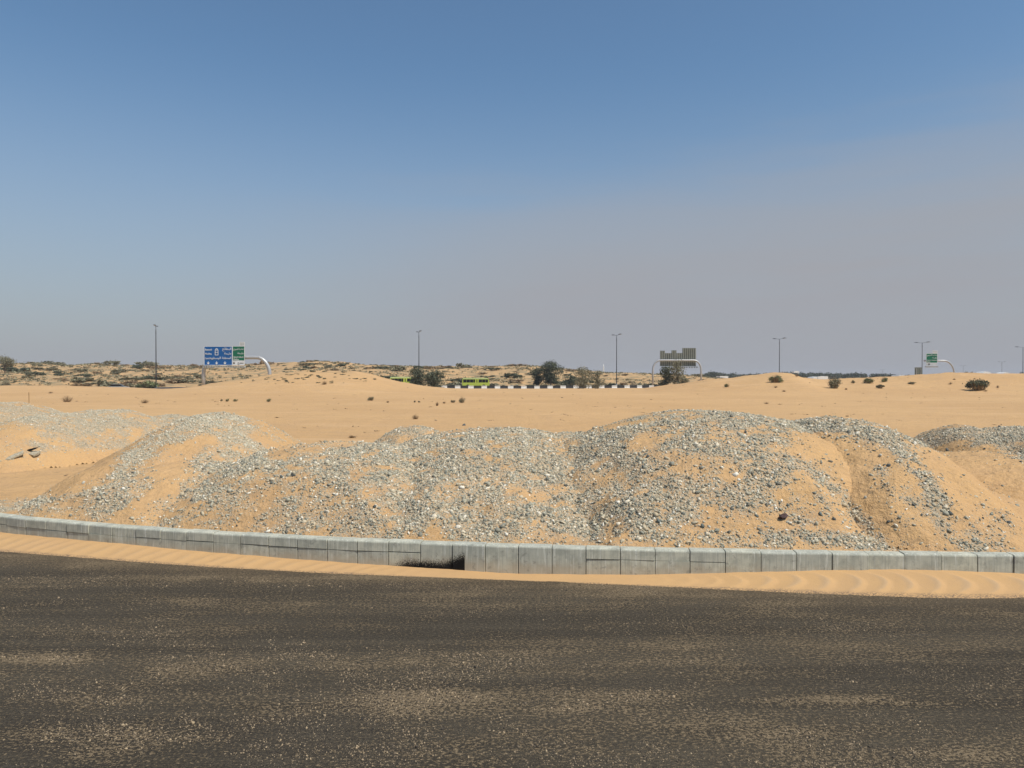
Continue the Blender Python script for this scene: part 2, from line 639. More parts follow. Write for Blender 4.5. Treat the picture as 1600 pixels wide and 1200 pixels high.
def yk(X):
    X = np.asarray(X, float)
    c = np.clip(X, XL, XR)
    y = np.polyval(KC, c)
    y = y + np.where(X < XL, (X - XL) * np.polyval(KD, XL), 0)
    y = y + np.where(X > XR, (X - XR) * np.polyval(KD, XR), 0)
    return y


RB = [(0, 861), (100, 867.5), (200, 875), (300, 882.5), (400, 889.5), (500, 893.5), (600, 897.5), (700, 901), (800, 904.5), (900, 908),
      (1000, 913), (1100, 919), (1200, 924), (1300, 927), (1400, 929.5), (1500, 931), (1600, 933)]
bx, by = [], []
for px_, py_ in RB:
    x, y, z = ray(px_, py_)
    t_ = (0 - CAM_H) / z
    bx.append(x * t_)
    by.append(y * t_)
BC = np.polyfit(bx, by, 5)
BD = np.polyder(BC)


def yb(X):
    """where the drifted sand ends on the asphalt"""
    X = np.asarray(X, float)
    c = np.clip(X, bx[0], bx[-1])
    y = np.polyval(BC, c)
    y = y + np.where(X < bx[0], (X - bx[0]) * np.polyval(BD, bx[0]), 0)
    y = y + np.where(X > bx[-1], (X - bx[-1]) * np.polyval(KD, XR), 0)
    return y


def Xk(px):
    """world X of the kerb face seen in a column of the photograph"""
    X = 0.0
    for _ in range(12):
        X = (px - 800) / F * float(yk(X))
    return X


STAIN = (Xk(590), Xk(640), Xk(726), Xk(690))
M['road'] = mat_road()
M['kerb'] = mat_concrete('kerb_concrete')
M['kerb_stained'] = mat_concrete('stained_kerb_concrete', True)
M['kerb_dark'] = mat_plain('mortar', (0.10, 0.10, 0.095), 0.95)

# ------------------------------------------------------------ terrain height
RIDGE = [(-900, 600), (-300, 602), (0, 603), (100, 603), (200, 606), (250, 608), (300, 605), (350, 597), (400, 590), (440, 583.5), (480, 579.5), (520, 579),
         (560, 580), (580, 584), (600, 590), (620, 595.5), (660, 602.5), (700, 606.5), (760, 608), (1000, 608), (1040, 602), (1100, 594),
         (1150, 590), (1190, 585), (1215, 581.5), (1230, 582.5), (1250, 590), (1280, 594), (1330, 591), (1390, 589), (1430, 586),
         (1480, 583.5), (1600, 584), (2000, 586), (2600, 590)]
YR = 140.0
RX = np.array([(p - 800) * YR / F for p, q in RIDGE])
RZ = np.array([max(0.0, zat(q, YR)) for p, q in RIDGE])
SKY = [(-1200, 570), (-300, 572), (0, 569), (60, 567), (100, 571), (150, 569), (200, 573), (300, 573), (350, 570), (400, 569), (450, 567.5), (490, 566), (560, 569), (600, 571),
       (660, 573), (760, 572), (850, 574), (900, 579), (950, 582), (1000, 584), (1060, 587), (1100, 590), (1180, 595), (1300, 598), (2600, 600)]
YS = 310.0
SX = np.array([(p - 800) * YS / F for p, q in SKY])
SZ = np.array([max(0.0, zat(q, YS)) for p, q in SKY])
HWX = np.array([-400, -80, -23.5, 28, 80, 136, 196, 420])
HWY = np.array([60, 166, 187, 201, 221, 246, 283, 440])


def hw(X):
    return np.interp(X, HWX, HWY)


def ground(X, Y):
    X = np.asarray(X, float)
    Y = np.asarray(Y, float)
    d = Y - yk(np.clip(X, -14, 13))
    near = 0.40 * (1 - smooth(10, 30, d)) + 0.10 * smooth(1.0, 6, d) * (1 - smooth(8, 26, d))
    near = near + (0.035 * fbm(X * 0.5, Y * 0.8, 3, 4) + 0.02 * fbm(X * 2.1, Y * 2.6, 5, 3)) * smooth(0.3, 2.0, d)
    plain = 0.10 * fbm(X * 0.045, Y * 0.06, 11, 4) * smooth(20, 60, d)
    Xs = X * YR / np.maximum(Y, 60)
    rz = np.interp(Xs * 0.5 + X * 0.5, RX, RZ)
    e = np.where(Y < YR, np.exp(-((Y - YR) / 21.0) ** 2), np.exp(-((Y - YR) / 14.0) ** 2))
    lump = (0.20 * fbm(X * 0.16, Y * 0.16, 31, 4) + 0.22 * fbm(X * 0.45, Y * 0.30, 37, 4, .6)) * np.clip(rz / 2.0, 0, 1)
    ridge = (rz + lump) * e
    # low step where the plain meets the dunes on the right
    sz = np.interp(X * YS / np.maximum(Y, 150), SX, SZ)
    start = np.maximum(hw(X) + 16, 185)
    g = smooth(0, 1, (Y - start) / np.maximum(YS - start, 30))
    hum = fbm(X * 0.040, Y * 0.045, 51, 5, 0.55)
    hum2 = fbm(X * 0.13, Y * 0.13, 71, 4, 0.55)
    env = smooth(0.3, 3.0, sz)
    dunes = sz * (0.12 + 0.88 * g) * smooth(0, 14, Y - start) + (0.95 * hum + 0.55 * hum2) * env * smooth(0, 30, Y - start)
    far = 1 - smooth(330, 520, Y)
    return near + plain + ridge + dunes * far


# ------------------------------------------------------------ heaps of sand and gravel
def hp(px, D, ytop, rx, rf, rb, p=1.6, rot=0.0):
    q = at(px, ytop, D)
    return dict(cx=q.x, cy=D, H=q.z, rx=rx, rf=rf, rb=rb, p=p, rot=math.radians(rot))


HEAPS = [
    (hp(12, 27, 629, 3.6, 3.6, 3.0, 1.6), 'pale low gravel heap at the far left edge beside the wooden stake'),
    (hp(168, 24, 640, 3.3, 4.6, 2.6, 1.7, 0), 'broad pale gravel heap left of the tall cone, sand spilling down its right side'),
    (hp(92, 22.5, 646, 3.0, 4.6, 2.4, 1.7, 0), 'low grey heap with a drifted sand foot, between far left heap and broad pale heap'),
    (hp(268, 30, 648, 2.4, 2.4, 2.0, 1.7), 'small gravel heap peeping out behind the left shoulder of the tall cone'),
    (hp(338, 17.2, 645, 3.3, 4.6, 2.6, 1.35, 0), 'tall cone shaped sand and gravel heap left of the middle'),
    (hp(300, 15.2, 712, 3.4, 3.2, 2.0, 1.7, 0), 'low sandy spur running from the tall cone down to the kerb'),
    (hp(540, 15.2, 692, 3.9, 4.6, 2.4, 1.9), 'long level topped gravel heap left of the middle, in front of bare plain'),
    (hp(645, 22, 666, 1.9, 2.2, 1.8, 1.7), 'small gravel heap standing behind the long central heap'),
    (hp(775, 16.6, 669, 3.8, 6.0, 2.6, 2.0), 'dense dark grey gravel heap in the middle of the row'),
    (hp(900, 18.5, 676, 1.9, 3.0, 2.0, 1.8), 'small dark gravel heap tucked behind the left foot of the big stony heap'),
    (hp(1095, 15.4, 643, 4.3, 5.0, 3.0, 2.0, 0), 'biggest stony heap right of the middle, its broad top reaching highest'),
    (hp(1300, 15.0, 653, 2.55, 4.8, 2.6, 1.9, 0), 'sandy heap with a grey stony crown, right of the biggest heap'),
    (hp(1400, 13.2, 745, 2.9, 2.8, 2.0, 1.9), 'low gravelly shoulder at the foot of the grey crowned heap'),
    (hp(1492, 18.6, 665, 1.75, 3.6, 2.2, 1.6), 'grey gravel heap above the smooth sand hollow on the right'),
    (hp(1590, 18.2, 667, 2.5, 4.2, 2.4, 1.9), 'grey gravel heap cut by the right edge of the photograph'),
    (hp(1800, 16.0, 660, 3.6, 4.6, 2.4, 1.8), 'gravel heap just beyond the right edge of the photograph'),
    (hp(-190, 24.0, 640, 3.6, 4.6, 2.4, 1.8), 'gravel heap just beyond the left edge of the photograph'),
    (hp(1300, 13.4, 722, 3.0, 2.9, 2.6, 1.8), 'smooth lower apron of sand below the grey crowned heap'),
    (hp(1535, 15.6, 708, 4.0, 4.4, 3.0, 1.8), 'smooth bare sand drift filling the hollow at the far right'),
]


def heap_z(i, X, Y):
    h = HEAPS[i][0]
    dx, dy = X - h['cx'], Y - h['cy']
    u = dx / h['rx']
    v = np.where(dy < 0, dy / h['rf'], dy / h['rb'])
    r = np.sqrt(u * u + v * v + 1e-6)
    wob = 0.11 * fbm(X * 0.7, Y * 0.7, 100 + i * 7, 3)
    # gullies that run down the slope
    a = np.arctan2(dy, dx)
    gul = 0.05 * fbm(a * 2.6 + i, r * 0.7, 300 + i, 3) * smooth(0.15, 0.7, r)
    r2 = np.maximum(r * (1 + wob) + gul, 0)
    rr = np.sqrt(r2 * r2 + 0.012) - 0.11
    rr = np.maximum(rr, 0)
    z = h['H'] * (1 - rr ** h['p'])
    z = z + 0.05 * fbm(X * 1.9, Y * 1.9, 500 + i, 4) + 0.014 * fbm(X * 9, Y * 9, 700 + i, 2)
    # never swallow the kerb
    d = Y - yk(X) - 0.20
    lim = 0.40 + np.where(d > 0, d * 0.78, d * 0.9)
    return np.minimum(z, lim)


# strokes of dense gravel and of blown bare sand, as seen on the slopes
POS = [
    ([(240, 745), (370, 700)], 30, .38), ([(215, 795), (430, 790)], 30, .48), ([(10, 692), (130, 702)], 22, .48), ([(360, 700), (440, 700)], 20, .3), ([(250, 765), (300, 730)], 18, .35),
    ([(-60, 648), (40, 642)], 26, .95), ([(0, 642), (60, 650)], 16, 1), ([(90, 655), (205, 657)], 24, .95), ([(60, 688), (175, 678)], 20, .62),
    ([(28, 712), (70, 700)], 8, .6), ([(100, 703), (200, 684)], 11, .62), ([(200, 660), (240, 675)], 10, .6), ([(130, 660), (120, 690)], 22, .75),
    ([(238, 656), (292, 656)], 12, .95), ([(300, 658), (372, 656)], 20, 1), ([(372, 660), (430, 692)], 12, .8), ([(345, 680), (398, 712)], 22, .95),
    ([(330, 655), (285, 672), (250, 692), (205, 728), (150, 758), (60, 780), (0, 790), (-60, 795)], 17, .9), ([(140, 785), (215, 765)], 18, .8),
    ([(0, 803), (150, 800)], 9, .45), ([(320, 727), (400, 722)], 17, .9), ([(300, 762), (400, 762)], 26, .85), ([(250, 806), (400, 815)], 16, .55),
    ([(360, 745), (330, 790)], 16, .8),
    ([(400, 728), (600, 702)], 14, 1), ([(440, 765), (560, 755)], 44, .72), ([(400, 812), (560, 822)], 26, .60), ([(420, 745), (470, 770)], 18, .9),
    ([(580, 730), (860, 730)], 42, .86), ([(600, 700), (700, 700)], 16, .8), ([(580, 800), (1010, 800)], 50, .92), ([(600, 674), (692, 673)], 10, .95),
    ([(690, 690), (860, 682)], 15, 1),
    ([(870, 682), (930, 680)], 9, .9), ([(900, 705), (955, 680), (1040, 657), (1200, 659)], 12, 1), ([(880, 745), (960, 705)], 22, 1),
    ([(985, 715), (1025, 765)], 26, .9), ([(900, 812), (1030, 826)], 30, .95), ([(1050, 690), (1200, 692)], 30, .74),
    ([(1045, 760), (1250, 770)], 60, .66), ([(1040, 845), (1230, 848)], 17, .55), ([(1130, 665), (1185, 722)], 18, .85), ([(1040, 800), (1050, 845)], 20, .8),
    ([(1210, 665), (1300, 664), (1405, 690)], 14, 1), ([(1205, 690), (1250, 770)], 20, .74), ([(1295, 768), (1335, 795), (1395, 852)], 15, .95),
    ([(1200, 842), (1400, 858)], 15, .85), ([(1400, 692), (1440, 740), (1480, 812), (1530, 862)], 19, .85), ([(1350, 715), (1410, 775)], 16, .6), ([(1420, 770), (1560, 850)], 24, .42), ([(1240, 740), (1320, 790)], 26, .45),
    ([(1440, 684), (1620, 684)], 16, 1), ([(1560, 690), (1640, 745)], 15, .75), ([(1420, 850), (1450, 862)], 9, .6), ([(1500, 856), (1640, 866)], 8, .35),
    ([(1640, 680), (1900, 720)], 40, .7)]
NEG = [
    ([(-60, 752), (60, 742), (165, 722)], 25, 1), ([(165, 738), (80, 768)], 14, 1), ([(-60, 765), (60, 765)], 12, .9), ([(168, 808), (250, 760)], 13, 1),
    ([(300, 706), (252, 740)], 12, .95), ([(395, 685), (445, 708)], 11, .9), ([(985, 702), (1000, 690)], 9, .8), ([(1275, 700), (1385, 722)], 15, .85),
    ([(1325, 742), (1360, 790), (1400, 835)], 18, .85), ([(1490, 722), (1560, 745), (1620, 785)], 26, 1), ([(1480, 735), (1520, 790)], 14, .8),
    ([(15, 668), (10, 702)], 24, .55), ([(1060, 715), (1100, 740)], 16, .6), ([(1300, 820), (1310, 800)], 12, .4), ([(275, 700), (330, 690)], 9, .8)]


def seg_field(px, py, strokes):
    out = np.zeros_like(px)
    for pts, r, s in strokes:
        dm = np.full_like(px, 1e9)
        for (x0, y0), (x1, y1) in zip(pts[:-1], pts[1:]):
            vx, vy = x1 - x0, y1 - y0
            t = np.clip(((px - x0) * vx + (py - y0) * vy) / (vx * vx + vy * vy + 1e-9), 0, 1)
            dm = np.minimum(dm, np.hypot(px - x0 - t * vx, py - y0 - t * vy))
        out = np.maximum(out, s * (1 - smooth(0.25 * r, 1.6 * r, dm)))
    return out


def density(X, Y, Z):
    px, py = project(X, np.maximum(Y, 8.0), Z)
    px = px + 24 * fbm(X * 0.9, Y * 0.9, 901, 4, .6)
    py = py + 15 * fbm(X * 0.9, Y * 0.9, 931, 4, .6)
    d = np.maximum(0.19, seg_field(px, py, POS))
    d = d * (1 - seg_field(px, py, NEG))
    k = fbm(X * 2.6, Y * 2.6 + Z * 2, 961, 4, 0.6)
    k2 = fbm(X * 7.0, Y * 7.0 + Z * 5, 981, 3, 0.6)
    return np.clip(d * (0.92 + 1.25 * k + 0.7 * k2) + 0.06 * k, 0, 1)


# ------------------------------------------------------------ ground sheet behind the kerb
rows = [0.12]
while rows[-1] < 5200:
    o_ = rows[-1]
    rows.append(o_ + max(0.07, 0.0085 * (o_ + 6)) if o_ < 380 else o_ * 1.06)
rows = np.array(rows)
NC = 430
tt = np.linspace(-1, 1, NC)
OFF, TT = np.meshgrid(rows, tt, indexing='ij')
GX = TT * (15.5 + OFF * 1.05)
GY = yk(np.clip(GX, -15, 14)) * (OFF < 1e9) + OFF
GZ = ground(GX, GY)
GZ[0, :] = 0.385
GD = density(GX, GY, GZ) * (1 - smooth(18, 30, GY))
SCR = smooth(0.5, 3.0, np.interp(GX * YS / np.maximum(GY, 150), SX, SZ)) * smooth(8, 22, GY - hw(GX)) * (1 - smooth(330, 480, GY))
# dry growth also on the crest of the near dune left of the middle
SCR = np.maximum(SCR, 0.8 * np.exp(-((GY - 143) / 9.0) ** 2) * smooth(-62, -50, GX) * (1 - smooth(-34, -24, GX)))


def grid_faces(nr, nc):
    i = np.arange(nr - 1)[:, None] * nc + np.arange(nc - 1)[None, :]
    i = i.ravel()
    return np.stack([i, i + 1, i + nc + 1, i + nc], 1)


V = np.stack([GX.ravel(), GY.ravel(), GZ.ravel()], 1)
gm = mesh_np('desert_ground', V, grid_faces(len(rows), NC), M['ground'], {'gravel': GD.ravel(), 'scrub': SCR.ravel()}, shade=True)
tag(link('desert_ground', gm), kind='structure')

# ------------------------------------------------------------ asphalt road in front
rx_ = np.concatenate([np.linspace(-60, -10.2, 40), np.arange(-10, 10, 0.08), np.linspace(10.2, 60, 40)])
ry_ = np.concatenate([np.linspace(-40, 3.6, 20), np.arange(3.8, 14, 0.07), np.linspace(14.3, 40, 40)])
PATCH = [(700, 1092, 150, 20, .9), (960, 1092, 130, 11, 1.0), (640, 1108, 70, 12, .8), (80, 1030, 110, 8, .9), (170, 1150, 140, 26, .8), (1350, 1097, 260, 6, .9),
         (880, 1108, 70, 7, .9), (300, 1050, 90, 12, .5), (1240, 1145, 150, 14, .6), (1050, 1035, 120, 9, .5), (1000, 915, 300, 6, .5), (500, 905, 260, 5, .6),
         (560, 1170, 120, 14, .5), (1300, 985, 200, 7, .4), (300, 935, 100, 4, .5), (90, 985, 100, 8, .4), (1480, 1180, 160, 14, .5), (760, 1020, 120, 7, .5)]


def road_patch(X, Y):
    """where blown sand has settled thicker on the asphalt"""
    px, py = project(X, np.maximum(Y, 3.0), X * 0)
    px = px + 40 * fbm(X * 1.3, Y * 2.0, 1301, 4, .6)
    py = py + 9 * fbm(X * 1.3, Y * 2.0, 1331, 4, .6)
    out = np.zeros_like(px)
    for cx, cy, a, b, s_ in PATCH:
        out = np.maximum(out, s_ * np.exp(-(((px - cx) / a) ** 2 + ((py - cy) / b) ** 2)))
    return out


RYY, RXX = np.meshgrid(ry_, rx_, indexing='ij')
lim = yk(RXX) + 0.1
RYY = np.minimum(RYY, lim)
RED = np.exp(-np.maximum(yb(RXX) - RYY, 0) / 0.75)
RZZ = np.zeros_like(RYY)
rm = mesh_np('road', np.stack([RXX.ravel(), RYY.ravel(), RZZ.ravel()], 1), grid_faces(len(ry_), len(rx_)), M['road'], {'edge': RED.ravel(), 'drift': road_patch(RXX, RYY).ravel()})
tag(link('road', rm), kind='structure')

# sand drifted against the kerb
ZKX = [Xk(p) for p in (-100, 0, 100, 200, 300, 400, 500, 600, 700, 760, 800, 900, 1000, 1100, 1200, 1300, 1400, 1500, 1600, 1700)]
ZKZ = [zat(q, float(yk(x))) for x, q in zip(ZKX, (826, 832, 841.5, 850.5, 860.5, 868.5, 876.5, 883, 889.5, 893.5, 896, 897.5, 898, 896, 893, 891, 890, 892, 896.5, 900))]
vx = np.arange(-15, 14, 0.028)
vs = np.linspace(0, 1, 40)
VS, VX = np.meshgrid(vs, vx, indexing='ij')
y1 = yk(VX) + 0.004
y0 = yb(VX) - 0.10
VY = y0 + (y1 - y0) * VS
zk = np.interp(VX, ZKX, ZKZ)
prof = smooth(0.0, 1.0, VS) * 0.55 + VS * 0.45
VZ = zk * prof
rightw = smooth(Xk(950), Xk(1250), VX)
leftw = 1 - smooth(Xk(500), Xk(760), VX)
ph = VX / 0.37 + 2.2 * (VS - 0.55) ** 2 * 2.2 + 0.35 * fbm(VX * 0.9, VY * 1.6, 21, 3)
saw = ph - np.floor(ph)
rip = np.where(saw < 0.72, (saw / 0.72) ** 1.3, ((1 - saw) / 0.28))
ph2 = VX / 0.30 - 1.6 * VS + 0.5 * fbm(VX * 0.8, VY * 1.4, 27, 3)
rip2 = (0.5 + 0.5 * np.cos(2 * np.pi * ph2)) ** 1.4
win = np.sin(np.pi * np.clip(VS, 0.02, 0.98)) ** 0.8
VZ = VZ + win * (0.030 * rightw * rip + 0.014 * leftw * rip2) + 0.006 * fbm(VX * 4, VY * 6, 41, 3)
VZ = VZ - 0.020 * (1 - smooth(0.0, 0.16, VS)) + 0.010 * fbm(VX * 2.6, VY * 2.6, 43, 4) * (1 - smooth(0.1, 0.35, VS))
VZ = np.maximum(VZ, np.where(VS > 0.22, 0.004, -1))
CR = np.maximum(rightw * rip, 0.7 * leftw * rip2) * win
vm = mesh_np('sand_verge', np.stack([VX.ravel(), VY.ravel(), VZ.ravel()], 1), grid_faces(len(vs), len(vx)), M['verge'],
             {'crest': CR.ravel(), 'edge': (1 - smooth(0.05, 0.38, VS)).ravel()}, shade=True)
tag(link('sand_verge', vm), kind='structure')

# ------------------------------------------------------------ kerb of precast stones
kerb = tag(empty('kerb', (0, float(yk(0)), 0)), kind='structure')
KERB0 = np.array((0, float(yk(0)), 0))
xs = np.linspace(-16, 15, 6000)
ys = yk(xs)
sl = np.concatenate([[0], np.cumsum(np.hypot(np.diff(xs), np.diff(ys)))])


def kpt(s_):
    x = np.interp(s_, sl, xs)
    y = float(yk(x))
    d = (float(yk(x + .01)) - float(yk(x - .01))) / .02
    n = math.hypot(1, d)
    return float(x), y, (1 / n, d / n)


STEP = 0.492
s0 = float(np.interp(Xk(707), xs, sl))
kk = int(s0 / STEP)
s_start = s0 - kk * STEP
PROF_F = [(0.0, -0.12), (0.0, 0.392), (0.004, 0.404), (0.011, 0.413), (0.022, 0.418), (0.036, 0.42), (0.185, 0.42), (0.185, -0.12)]


def kerb_piece(sa, sb, prof, mat, j):
    V, Fc = [], []
    dz, dd, tl = j
    n = len(prof)
    stations = [sa, sa + 0.006, (sa + sb) / 2, sb - 0.006, sb]
    inset = [0.004, 0, 0, 0, 0.004]
    for s_, q in zip(stations, inset):
        x, y, (tx, ty) = kpt(s_)
        nx, ny = -ty, tx
        k = (s_ - sa) / (sb - sa) - 0.5
        for d, z in prof:
            dq = d + dd + tl * k + (q if d < 0.1 else 0)
            zq = z + dz - (q if z > 0.39 else 0)
            V.append((x + nx * dq - KERB0[0], y + ny * dq - KERB0[1], zq))
    m = len(stations)
    for a in range(m - 1):
        for b in range(n):
            Fc.append((a * n + b, (a + 1) * n + b, (a + 1) * n + (b + 1) % n, a * n + (b + 1) % n))
    Fc.append(tuple(range(n)))
    Fc.append(tuple((m - 1) * n + b for b in reversed(range(n))))
    b = MB()
    b.add(V, Fc)
    return b.build('kerb_stone', mat, kerb)


k_ = 0
total = sl[-1]
while s_start + (k_ + 1) * STEP < total - 0.4:
    sa = s_start + k_ * STEP
    sb = sa + STEP - random.uniform(0.005, 0.010)
    x, y, _ = kpt((sa + sb) / 2)
    px_ = 800 + F * x / y
    mat = M['kerb_stained'] if 560 < px_ < 760 else M['kerb']
    j = (random.uniform(-.006, .006), random.uniform(-.008, .008), random.uniform(-.016, .016))
    if px_ < 655 or 905 < px_ < 1118:
        zc = 0.262 + random.uniform(-.006, .006)
        up = [(0.0, zc + 0.006)] + PROF_F[1:-1] + [(0.185, zc + 0.006)]
        lo = [(0.0, -0.12), (0.0, zc - 0.004), (0.185, zc - 0.004), (0.185, -0.12)]
        kerb_piece(sa, sb, up, mat, j)
        kerb_piece(sa + (random.choice((0, 0, 0.0))), sb, lo, mat, (0, random.uniform(-.005, .004), 0))
    else:
        kerb_piece(sa, sb, PROF_F, mat, j)
    k_ += 1
back = MB()
for a in range(0, 120):
    sa, sb = total * a / 120, total * (a + 1) / 120
    xa, ya, (ta, tb) = kpt(sa)
    xb, yb_, (tc, td) = kpt(sb)
    V = []
    for x, y, tx, ty in ((xa, ya, ta, tb), (xb, yb_, tc, td)):
        for d, z in ((0.022, -0.1), (0.022, 0.392), (0.17, 0.392), (0.17, -0.1)):
            V.append((x - ty * d - KERB0[0], y + tx * d - KERB0[1], z))
    back.add(V, [(0, 4, 5, 1), (1, 5, 6, 2), (2, 6, 7, 3)])
back.build('mortar_bed', M['kerb_dark'], kerb)

# ------------------------------------------------------------ heap surfaces and their stones
ICO = []
phi = (1 + 5 ** 0.5) / 2
iv = np.array([(-1, phi, 0), (1, phi, 0), (-1, -phi, 0), (1, -phi, 0), (0, -1, phi), (0, 1, phi), (0, -1, -phi), (0, 1, -phi),
               (phi, 0, -1), (phi, 0, 1), (-phi, 0, -1), (-phi, 0, 1)], float)
iv /= np.linalg.norm(iv[0])
if_ = np.array([(0, 11, 5), (0, 5, 1), (0, 1, 7), (0, 7, 10), (0, 10, 11), (1, 5, 9), (5, 11, 4), (11, 10, 2), (10, 7, 6), (7, 1, 8),
                (3, 9, 4), (3, 4, 2), (3, 2, 6), (3, 6, 8), (3, 8, 9), (4, 9, 5), (2, 4, 11), (6, 2, 10), (8, 6, 7), (9, 8, 1)])
ov = np.array([(1, 0, 0), (-1, 0, 0), (0, 1, 0), (0, -1, 0), (0, 0, 1), (0, 0, -1)], float)
of_ = np.array([(0, 2, 4), (2, 1, 4), (1, 3, 4), (3, 0, 4), (2, 0, 5), (1, 2, 5), (3, 1, 5), (0, 3, 5)])
cv = np.array([(x, y, z) for x in (-1, 1) for y in (-1, 1) for z in (-1, 1)], float) * 0.68
cf = np.array([(0, 1, 3), (0, 3, 2), (4, 6, 7), (4, 7, 5), (0, 4, 5), (0, 5, 1), (2, 3, 7), (2, 7, 6), (0, 2, 6), (0, 6, 4), (1, 5, 7), (1, 7, 3)])


def stones_mesh(name, P, R, base, faces, mat, sink=0.15):
    """stones of radius R at points P, each an irregular convex lump"""
    n, k = len(P), len(base)
    J = base[None] * (1 + RNG.uniform(-0.34, 0.30, (n, k, 1))) + RNG.uniform(-0.16, 0.16, (n, k, 3))
    S = np.stack([RNG.uniform(0.85, 1.45, n), RNG.uniform(0.6, 1.05, n), RNG.uniform(0.42, 0.85, n)], 1)
    J = J * S[:, None, :] * R[:, None, None]
    q = RNG.normal(size=(n, 4))
    q[:, 1:3] *= 0.42
    q /= np.linalg.norm(q, axis=1)[:, None]
    w, x, y, z = q.T
    Rm = np.stack([1 - 2 * (y * y + z * z), 2 * (x * y - z * w), 2 * (x * z + y * w), 2 * (x * y + z * w), 1 - 2 * (x * x + z * z), 2 * (y * z - x * w),
                   2 * (x * z - y * w), 2 * (y * z + x * w), 1 - 2 * (x * x + y * y)], 1).reshape(n, 3, 3)
    V = np.einsum('nij,nkj->nki', Rm, J) + P[:, None, :]
    V[:, :, 2] += (R * (sink + RNG.uniform(-0.45, 0.1, n)))[:, None]
    Fc = (faces[None] + (np.arange(n) * k)[:, None, None]).reshape(-1, 3)
    return V.reshape(-1, 3), Fc


def join(parts):
    V, Fc, o = [], [], 0
    for v, f in parts:
        V.append(v)
        Fc.append(f + o)
        o += len(v)
    return np.concatenate(V), np.concatenate(Fc)


def surf_top(i, X, Y):
    """highest of the ground and all heaps but i"""
    z = ground(X, Y)
    for j in range(len(HEAPS)):
        if j == i:
            continue
        h = HEAPS[j][0]
        m = (np.abs(X - h['cx']) < h['rx'] * 1.3) & (Y > h['cy'] - h['rf'] * 1.3) & (Y < h['cy'] + h['rb'] * 1.3)
        if m.any():
            z[m] = np.maximum(z[m], heap_z(j, X[m], Y[m]))
    return z


def make_stones(name, X, Y, Z, D, parent, label, per_far=1.0):
    """sift sampled points by gravel density and turn them into stones"""
    dist = np.hypot(X, Y)
    u = RNG.uniform(size=len(X))
    keep = u < 0.92 * D ** 1.2
    X, Y, Z, dist, D = X[keep], Y[keep], Z[keep], dist[keep], D[keep]
    n = len(X)
    if n == 0:
        return None
    R = np.exp(RNG.normal(math.log(0.0106), 0.52, n))
    R = np.clip(R * (0.85 + 0.20 * D), 0.0048, 0.046)
    R *= np.clip((15.0 / dist) ** 0.35, 0.75, 1.1)
    P = np.stack([X, Y, Z], 1)
    big = R > 0.024
    mid = (R > 0.0145) & ~big
    sm = ~big & ~mid
    parts = []
    for msk, b, f in ((big, iv, if_), (mid, cv, cf), (sm, ov, of_)):
        if msk.any():
            parts.append(stones_mesh(name, P[msk], R[msk], b, f, None))
    V, Fc = join(parts)
    me = mesh_np(name, V, Fc, M['stone'])
    o = link(name, me, parent)
    o['kind'] = 'stuff'
    if label:
        tag(o, label, 'gravel')
    return o


TRI = 0
for i, (h, lab) in enumerate(HEAPS):
    st = 0.05 if h['cy'] < 20 else 0.07
    hx = np.arange(h['cx'] - h['rx'] * 1.25, h['cx'] + h['rx'] * 1.25, st)
    hy = np.arange(h['cy'] - h['rf'] * 1.25, h['cy'] + h['rb'] * 1.25, st)
    HY, HX = np.meshgrid(hy, hx, indexing='ij')
    HZ = heap_z(i, HX, HY)
    G = ground(HX, HY)
    ok = (HZ > G - 0.05) & (HY > yk(HX) + 0.08)
    Fc = grid_faces(len(hy), len(hx))
    fm = ok.ravel()[Fc].all(1)
    Fc = Fc[fm]
    used, inv = np.unique(Fc, return_inverse=True)
    P = np.stack([HX.ravel(), HY.ravel(), HZ.ravel()], 1)[used]
    D = density(P[:, 0], P[:, 1], P[:, 2])
    base = np.array((h['cx'], h['cy'], float(ground(h['cx'], h['cy']))))
    me = mesh_np('gravel_heap', P - base, inv.reshape(-1, 4), M['ground'], {'gravel': D, 'scrub': D * 0}, shade=True)
    ho = tag(link('gravel_heap', me, None, tuple(base)), lab, 'gravel heap', 'heaps of sand and gravel tipped along the kerb')
    # stones
    area = (h['rx'] * 2.5) * (h['rf'] * 1.25 + 1.2)
    per = 3300 if h['cy'] < 20 else 2600
    n = int(area * per)
    X = RNG.uniform(h['cx'] - h['rx'] * 1.25, h['cx'] + h['rx'] * 1.25, n)
    Y = RNG.uniform(h['cy'] - h['rf'] * 1.25, h['cy'] + 1.2, n)
    Z = heap_z(i, X, Y)
    px_, py_ = project(X, Y, Z)
    top = (Z > surf_top(i, X, Y) - 0.004) & (Y > yk(X) + 0.23) & (px_ > -330) & (px_ < 1930)
    X, Y, Z = X[top], Y[top], Z[top]
    # slope-aware: more candidates hold on steep flanks
    so = make_stones('gravel', X - base[0] * 0, Y, Z, density(X, Y, Z), None, None) if len(X) else None
    if so:
        if i in (0, 1, 2, 3, 4, 16):
            so.data.materials[0] = M['stone_pale']
        so.parent = ho
        so.location = tuple(-base)
        TRI += len(so.data.polygons)

n = 190000
X = RNG.uniform(-15, 11, n)
Y = yk(X) + 0.23 + 16 * RNG.uniform(size=n) ** 1.3
Z = ground(X, Y)
px_, py_ = project(X, Y, Z)
top = (Z > surf_top(-1, X, Y) - 0.004) & (px_ > -40) & (px_ < 1640)
X, Y, Z = X[top], Y[top], Z[top]
D = density(X, Y, Z) * (1 - smooth(22, 30, Y))
so = make_stones('scattered_gravel', X, Y, Z, D, None, 'loose grey gravel lying on the sand between the heaps and the kerb')
TRI += len(so.data.polygons)
print('gravel triangles', TRI)


def top_z(X, Y):
    a = np.array([float(X)])
    b = np.array([float(Y)])
    return float(surf_top(-1, a, b)[0])


